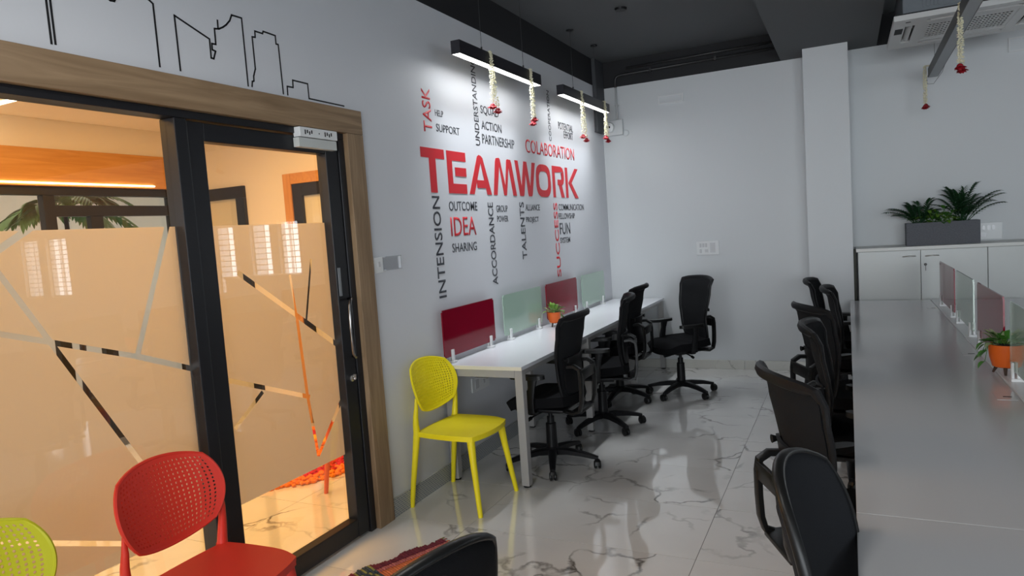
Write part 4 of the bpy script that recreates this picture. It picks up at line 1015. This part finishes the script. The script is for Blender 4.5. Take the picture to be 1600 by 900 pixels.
# panel = frame border around the grille + side walls
def quad_ring(bm, w0, w1, z0, z1):
    box(bm, -w0, w0, -w0, -w1, z0, z1); box(bm, -w0, w0, w1, w0, z0, z1); box(bm, -w0, -w1, -w1, w1, z0, z1); box(bm, w1, w0, -w1, w1, z0, z1)
quad_ring(bm, w, .395, 0, .035); quad_ring(bm, .335, .27, 0, .035)
for s in (-1, 1):
    for sx, sy in ((s, 0), (0, s)):
        pass
# corner bridges between louvre slots
for sx in (-1, 1):
    for sy in (-1, 1):
        box(bm, min(sx*.335, sx*.395), max(sx*.335, sx*.395), min(sy*.27, sy*.395), max(sy*.27, sy*.395), 0, .035)
        box(bm, min(sx*.27, sx*.335), max(sx*.27, sx*.335), min(sy*.335, sy*.395), max(sy*.335, sy*.395), 0, .035)
obj('panel', bm, M['ac_white'], ac)
for a in range(4):
    b = NB(); box(b, .345, .385, -.25, .25, .012, .018, 0, Matrix.Rotation(a*pi/2, 4, 'Z') @ Matrix.Translation((.365, 0, .015)) @ Matrix.Rotation(radians(-48), 4, 'Y') @ Matrix.Translation((-.365, 0, -.015)))
    obj('louvre', b, M['ac_white'], ac)
b = NB(); perforated(b, lambda u, v: Vector((u*.27, v*.27, .002)), 24, 9, .006, hole=.60, margin=1, seg=4, aspect=1.0); obj('intake_grille', b, M['ac_white'], ac)
obj('inner_tray', bx(-.47, .47, -.47, .47, .036, .045), M['dark_slot'], ac)
obj('body', bx(-.42, .42, -.42, .42, .046, .30, .004), M['ac_body'], ac)
bm = NB()
for k in range(5): box(bm, -.30+k*.022, -.288+k*.022, -.4265, -.4205, .08, .24)
box(bm, -.18, .15, -.4265, -.4205, .07, .075); obj('body_rib', bm, M['ac_body'], ac)
bm = NB(); box(bm, -.455, -.405, -.22, -.05, -.001, 0.0005); box(bm, -.40, -.37, -.40, -.38, -.001, .0005); obj('label_slot', bm, M['dark_slot'], ac)
for sx in (-1, 1):
    for sy in (-1, 1):
        b = NB(); tube(b, [(sx*.40, sy*.40, .30), (sx*.40, sy*.40, ZC-2.80)], .004, 6); obj('hanger_rod', b, M['steel'], ac)

# ------------------------------------------------------------------ small wall fittings
def plate(name, label, cat, axis, pos, w, h, mods, m=M['white_plastic'], cover=True):
    """wall plate on x=0 (axis 'x') or y=YB (axis 'y'); mods = list of (u, v, w, h) dark/raised modules"""
    t = thing(name, label, cat, pos)
    def T(bm):
        if axis == 'y':
            bmesh.ops.rotate(bm, cent=(0, 0, 0), matrix=Matrix.Rotation(-pi/2, 3, 'Z'), verts=bm.verts[:])
        return bm
    # local: x out of wall, y along, z up
    obj('cover_plate', T(bx(0, .009, -w/2, w/2, -h/2, h/2, .003)), m, t)
    for (u, v, a, b) in mods:
        obj('rocker', T(bx(.009, .0125, u-a/2, u+a/2, v-b/2, v+b/2, .001)), M['desk_grey'], t)
    return t
plate('switch_board', 'white rectangular switch board in the middle of the end wall', 'switch', 'y', (1.042, YB, 1.253), .225, .142, [(-.07+k*.028, .028, .020, .040) for k in range(3)]+[(-.07, -.03, .02, .04), (-.012, -.03, .03, .03), (.05, 0, .05, .1)])
plate('switch_board', 'white switch board right of the planter above the cabinets', 'switch', 'y', (3.435, YB, 1.279), .20, .146, [(-.07+k*.035, .03, .022, .04) for k in range(4)]+[(-.04, -.03, .05, .04)])
plate('switch_plate', 'small white switch plate beside the oak casing', 'switch', 'x', (0, 3.108, 1.42), .078, .086, [(0, .005, .020, .028)])
o = obj('empty_bracket', NB(), M['clear_plastic']) if False else None
bm = NB(); box(bm, 0, .02, 3.155, 3.31, 1.386, 1.392); box(bm, 0, .02, 3.155, 3.31, 1.458, 1.464); box(bm, 0, .02, 3.30, 3.306, 1.392, 1.458); box(bm, 0, .003, 3.155, 3.30, 1.392, 1.458)
o = obj('remote_holder', bm, M['clear_plastic']); tag(o, 'clear plastic holder on the wall right of the small switch plate', 'holder')
plate('socket_plate', 'white socket plate low on the wall under the desk, behind the yellow chair', 'socket', 'x', (0, 4.16, .525), .25, .10, [(-.06, 0, .05, .06), (.04, 0, .03, .03)])
# vents (recessed rectangles) on the end wall
for x0, x1, z0, z1, lb in ((.612, .865, 2.755, 2.838, 'small framed white vent cover high on the end wall near the corner'), (3.59, 3.86, 2.772, 2.89, 'framed white vent cover high at the right end of the end wall')):
    t = thing('wall_vent', lb, 'vent', ((x0+x1)/2, YB, (z0+z1)/2)); a, b = (x1-x0)/2, (z1-z0)/2; bm = NB()
    box(bm, -a, a, -.012, 0, b-.012, b); box(bm, -a, a, -.016, 0, -b, -b+.012); box(bm, -a, -a+.012, -.012, 0, -b+.012, b-.012); box(bm, a-.012, a, -.012, 0, -b+.012, b-.012)
    obj('frame', bm, M['white_plastic'], t); obj('cover', bx(-a+.012, a-.012, -.004, 0, -b+.012, b-.012), M['wall_back'], t)
o = NB(); lathe(o, [(.035, 0), (.035, .006), (.028, .012)], 20); bmesh.ops.rotate(o, cent=(0, 0, 0), matrix=Matrix.Rotation(pi/2, 3, 'X'), verts=o.verts[:])
o = obj('round_cover', o, M['wall_back'], loc=(.25, YB, 2.51)); tag(o, 'small round white cover plate on the end wall below the camera box', 'cover plate')
# camera box with conduit
cb = thing('camera_box', 'white junction box with a round dome and dark lens near the corner', 'wall box', (.13, YB, 2.58))
obj('back_box', bx(-.07, .10, -.045, 0, -.085, .075, .006), M['wall_back'], cb)
b = NB(); lathe(b, [(.056, 0), (.056, .02), (.048, .036), (.02, .046)], 22); bmesh.ops.rotate(b, cent=(0, 0, 0), matrix=Matrix.Rotation(pi/2, 3, 'X'), verts=b.verts[:]); bmesh.ops.translate(b, vec=(-.04, -.045, 0), verts=b.verts[:]); obj('dome', b, M['white_plastic'], cb, True)
obj('lens', bx(-.058, -.022, -.0965, -.088, -.010, .010, .001), M['dark_slot'], cb)
cn = thing('conduit_run', 'conduit pipe dropping from the black band to the camera box', 'conduit', (0, YB, 0))
b = NB(); tube(b, [(.17, -.022, 2.656), (.17, -.022, ZB-.01)], .010, 8); obj('white_pipe', b, M['conduit_w'], cn, 'all')
b = NB(); tube(b, [(.17, -.03, ZB-.01), (.17, -.03, 3.06), (.178, -.03, 3.085), (.20, -.03, 3.105), (.24, -.03, 3.11), (1.795, -.03, 3.125)], .013, 10); obj('black_pipe', b, M['conduit'], cn, 'all')
b = NB(); tube(b, [(.30, -.03, 3.17), (1.795, -.03, 3.185)], .013, 10); obj('black_pipe', b, M['conduit'], cn, 'all')
for xx, zz in ((.55, 3.113), (1.2, 3.119)): obj('pipe_clip', bx(xx-.012, xx+.012, -.046, 0, zz-.018, zz+.02), M['conduit'], cn)
obj('pipe_clip', bx(.15, .19, -.034, 0, 2.80, 2.806), M['conduit_w'], cn)
dc = thing('corner_duct', 'dark duct box hanging down the corner beside the far lamp', 'duct', (.05, 6.97, 2.525))
obj('duct_body', bx(-.049, -.012, 0, .275, 0, ZC-2.526, .004), M['duct'], dc); obj('duct_flange', bx(-.049, -.008, -.004, .275, -.004, .008), M['duct'], dc)
# hook on the ceiling
o = NB(); lathe(o, [(.045, -.018), (.05, -.002), (.03, 0)], 16); o = obj('ceiling_cap', o, M['black_plastic'], loc=(.75, 5.55, ZC)); tag(o, 'small dark round cap on the ceiling slab between lamp wires and beam', 'ceiling cap')

# ------------------------------------------------------------------ rag rug
rg = thing('rag_rug', 'woven rag rug in maroon, orange and navy strips on the marble floor', 'rug', (.41, 2.90, 0))
dv = Vector((-.42, -.90, 0)).normalized(); sv = Vector((.90, -.42, 0)).normalized()
cols = {'maroon': mat('rag_maroon', (.16, .02, .035), .95, var=.5, vscale=90, bump=1, bscale=300), 'orange': mat('rag_orange', (.72, .20, .07), .95, var=.35, vscale=90, bump=1, bscale=300),
        'navy': mat('rag_navy_weave', (.05, .065, .075), .95, var=.6, vscale=90, bump=1, bscale=300), 'olive': mat('rag_olive', (.30, .28, .08), .95, var=.4, vscale=90, bump=1, bscale=300),
        'pink': mat('rag_pink', (.50, .14, .12), .95, var=.4, vscale=90, bump=1, bscale=300)}
rr2 = random.Random(9)
# the warp bands run along dv; each weft rib crosses them
bands = [('maroon', 0, .055), ('pink', .055, .085), ('orange', .085, .20), ('maroon', .20, .25), ('orange', .25, .38), ('navy', .38, .43)]
nr = 60
order = ['maroon', 'orange', 'pink', 'navy', 'olive']
for bi, (cn_, a, b_) in enumerate(bands):
    bm = NB()
    for i in range(nr):
        s0 = i*.0135+.004; zone = (s0 > .40 and s0 < .50) or (s0 > .82 and s0 < .9)
        ci = order.index(cn_)
        if zone: ci = order.index('navy') if (bi+i) % 3 else order.index('olive')
        jag = rr2.uniform(-.007, .007) + .012*sin(i*.35) if bi == 0 else 0
        p0 = dv*s0 + sv*(a+jag); p1 = dv*s0 + sv*(b_)
        hgt = .006+.002*sin(i*1.7)
        pts = [p0+Vector((0, 0, .004)), p0*.7+p1*.3+Vector((0, 0, hgt)), p0*.3+p1*.7+Vector((0, 0, hgt+.001*(i % 2))), p1+Vector((0, 0, .006))]
        tube(bm, pts, [.0062, .0075, .0075, .007], 6, mi=ci, squash=.7)
    s = obj('rag_band', bm, [cols[k] for k in order], rg, 'all'); s['kind'] = 'stuff'
bm = NB()
for i in range(20):
    p = sv*(i*.0215+.004)+Vector((0, 0, .004)); q = p-dv*rr2.uniform(.015, .03)+sv*rr2.uniform(-.008, .008); q.z = .003
    tube(bm, [p, (p+q)/2+Vector((0, 0, .003)), q], [.004, .003, .002], 5, mi=rr2.randrange(5))
s = obj('fringe', bm, [cols[k] for k in order], rg, 'all'); s['kind'] = 'stuff'

# ------------------------------------------------------------------ flower rangoli on the cabin floor
ft = thing('flower_rangoli', 'round floor carpet of orange and crimson flower petals inside the cabin', 'flower arrangement', (-1.50, 3.75, 0))
rf = random.Random(21)
def petals(name, r0, r1, m, n, sz, zz):
    bm = NB()
    for i in range(n):
        a = rf.uniform(0, 2*pi); r_ = sqrt(rf.uniform(r0*r0, r1*r1))
        mt = Matrix.Translation((r_*cos(a), r_*sin(a), zz*rf.uniform(.3, 1))) @ Matrix.Rotation(rf.uniform(0, 6), 4, 'Z') @ Matrix.Diagonal((1, .85, .75, 1))
        bmesh.ops.create_icosphere(bm, subdivisions=1, radius=sz*rf.uniform(.7, 1.2), matrix=mt)
    o = obj(name, bm, m, ft, False); o['kind'] = 'stuff'
petals('marigold_ring', .62, .74, M['marigold'], 900, .020, .018)
petals('crimson_ring', .50, .62, M['petal_red'], 800, .018, .022)
petals('yellow_ring', .36, .50, M['marigold_y'], 600, .018, .02)
petals('marigold_centre', 0, .36, M['marigold'], 600, .02, .02)
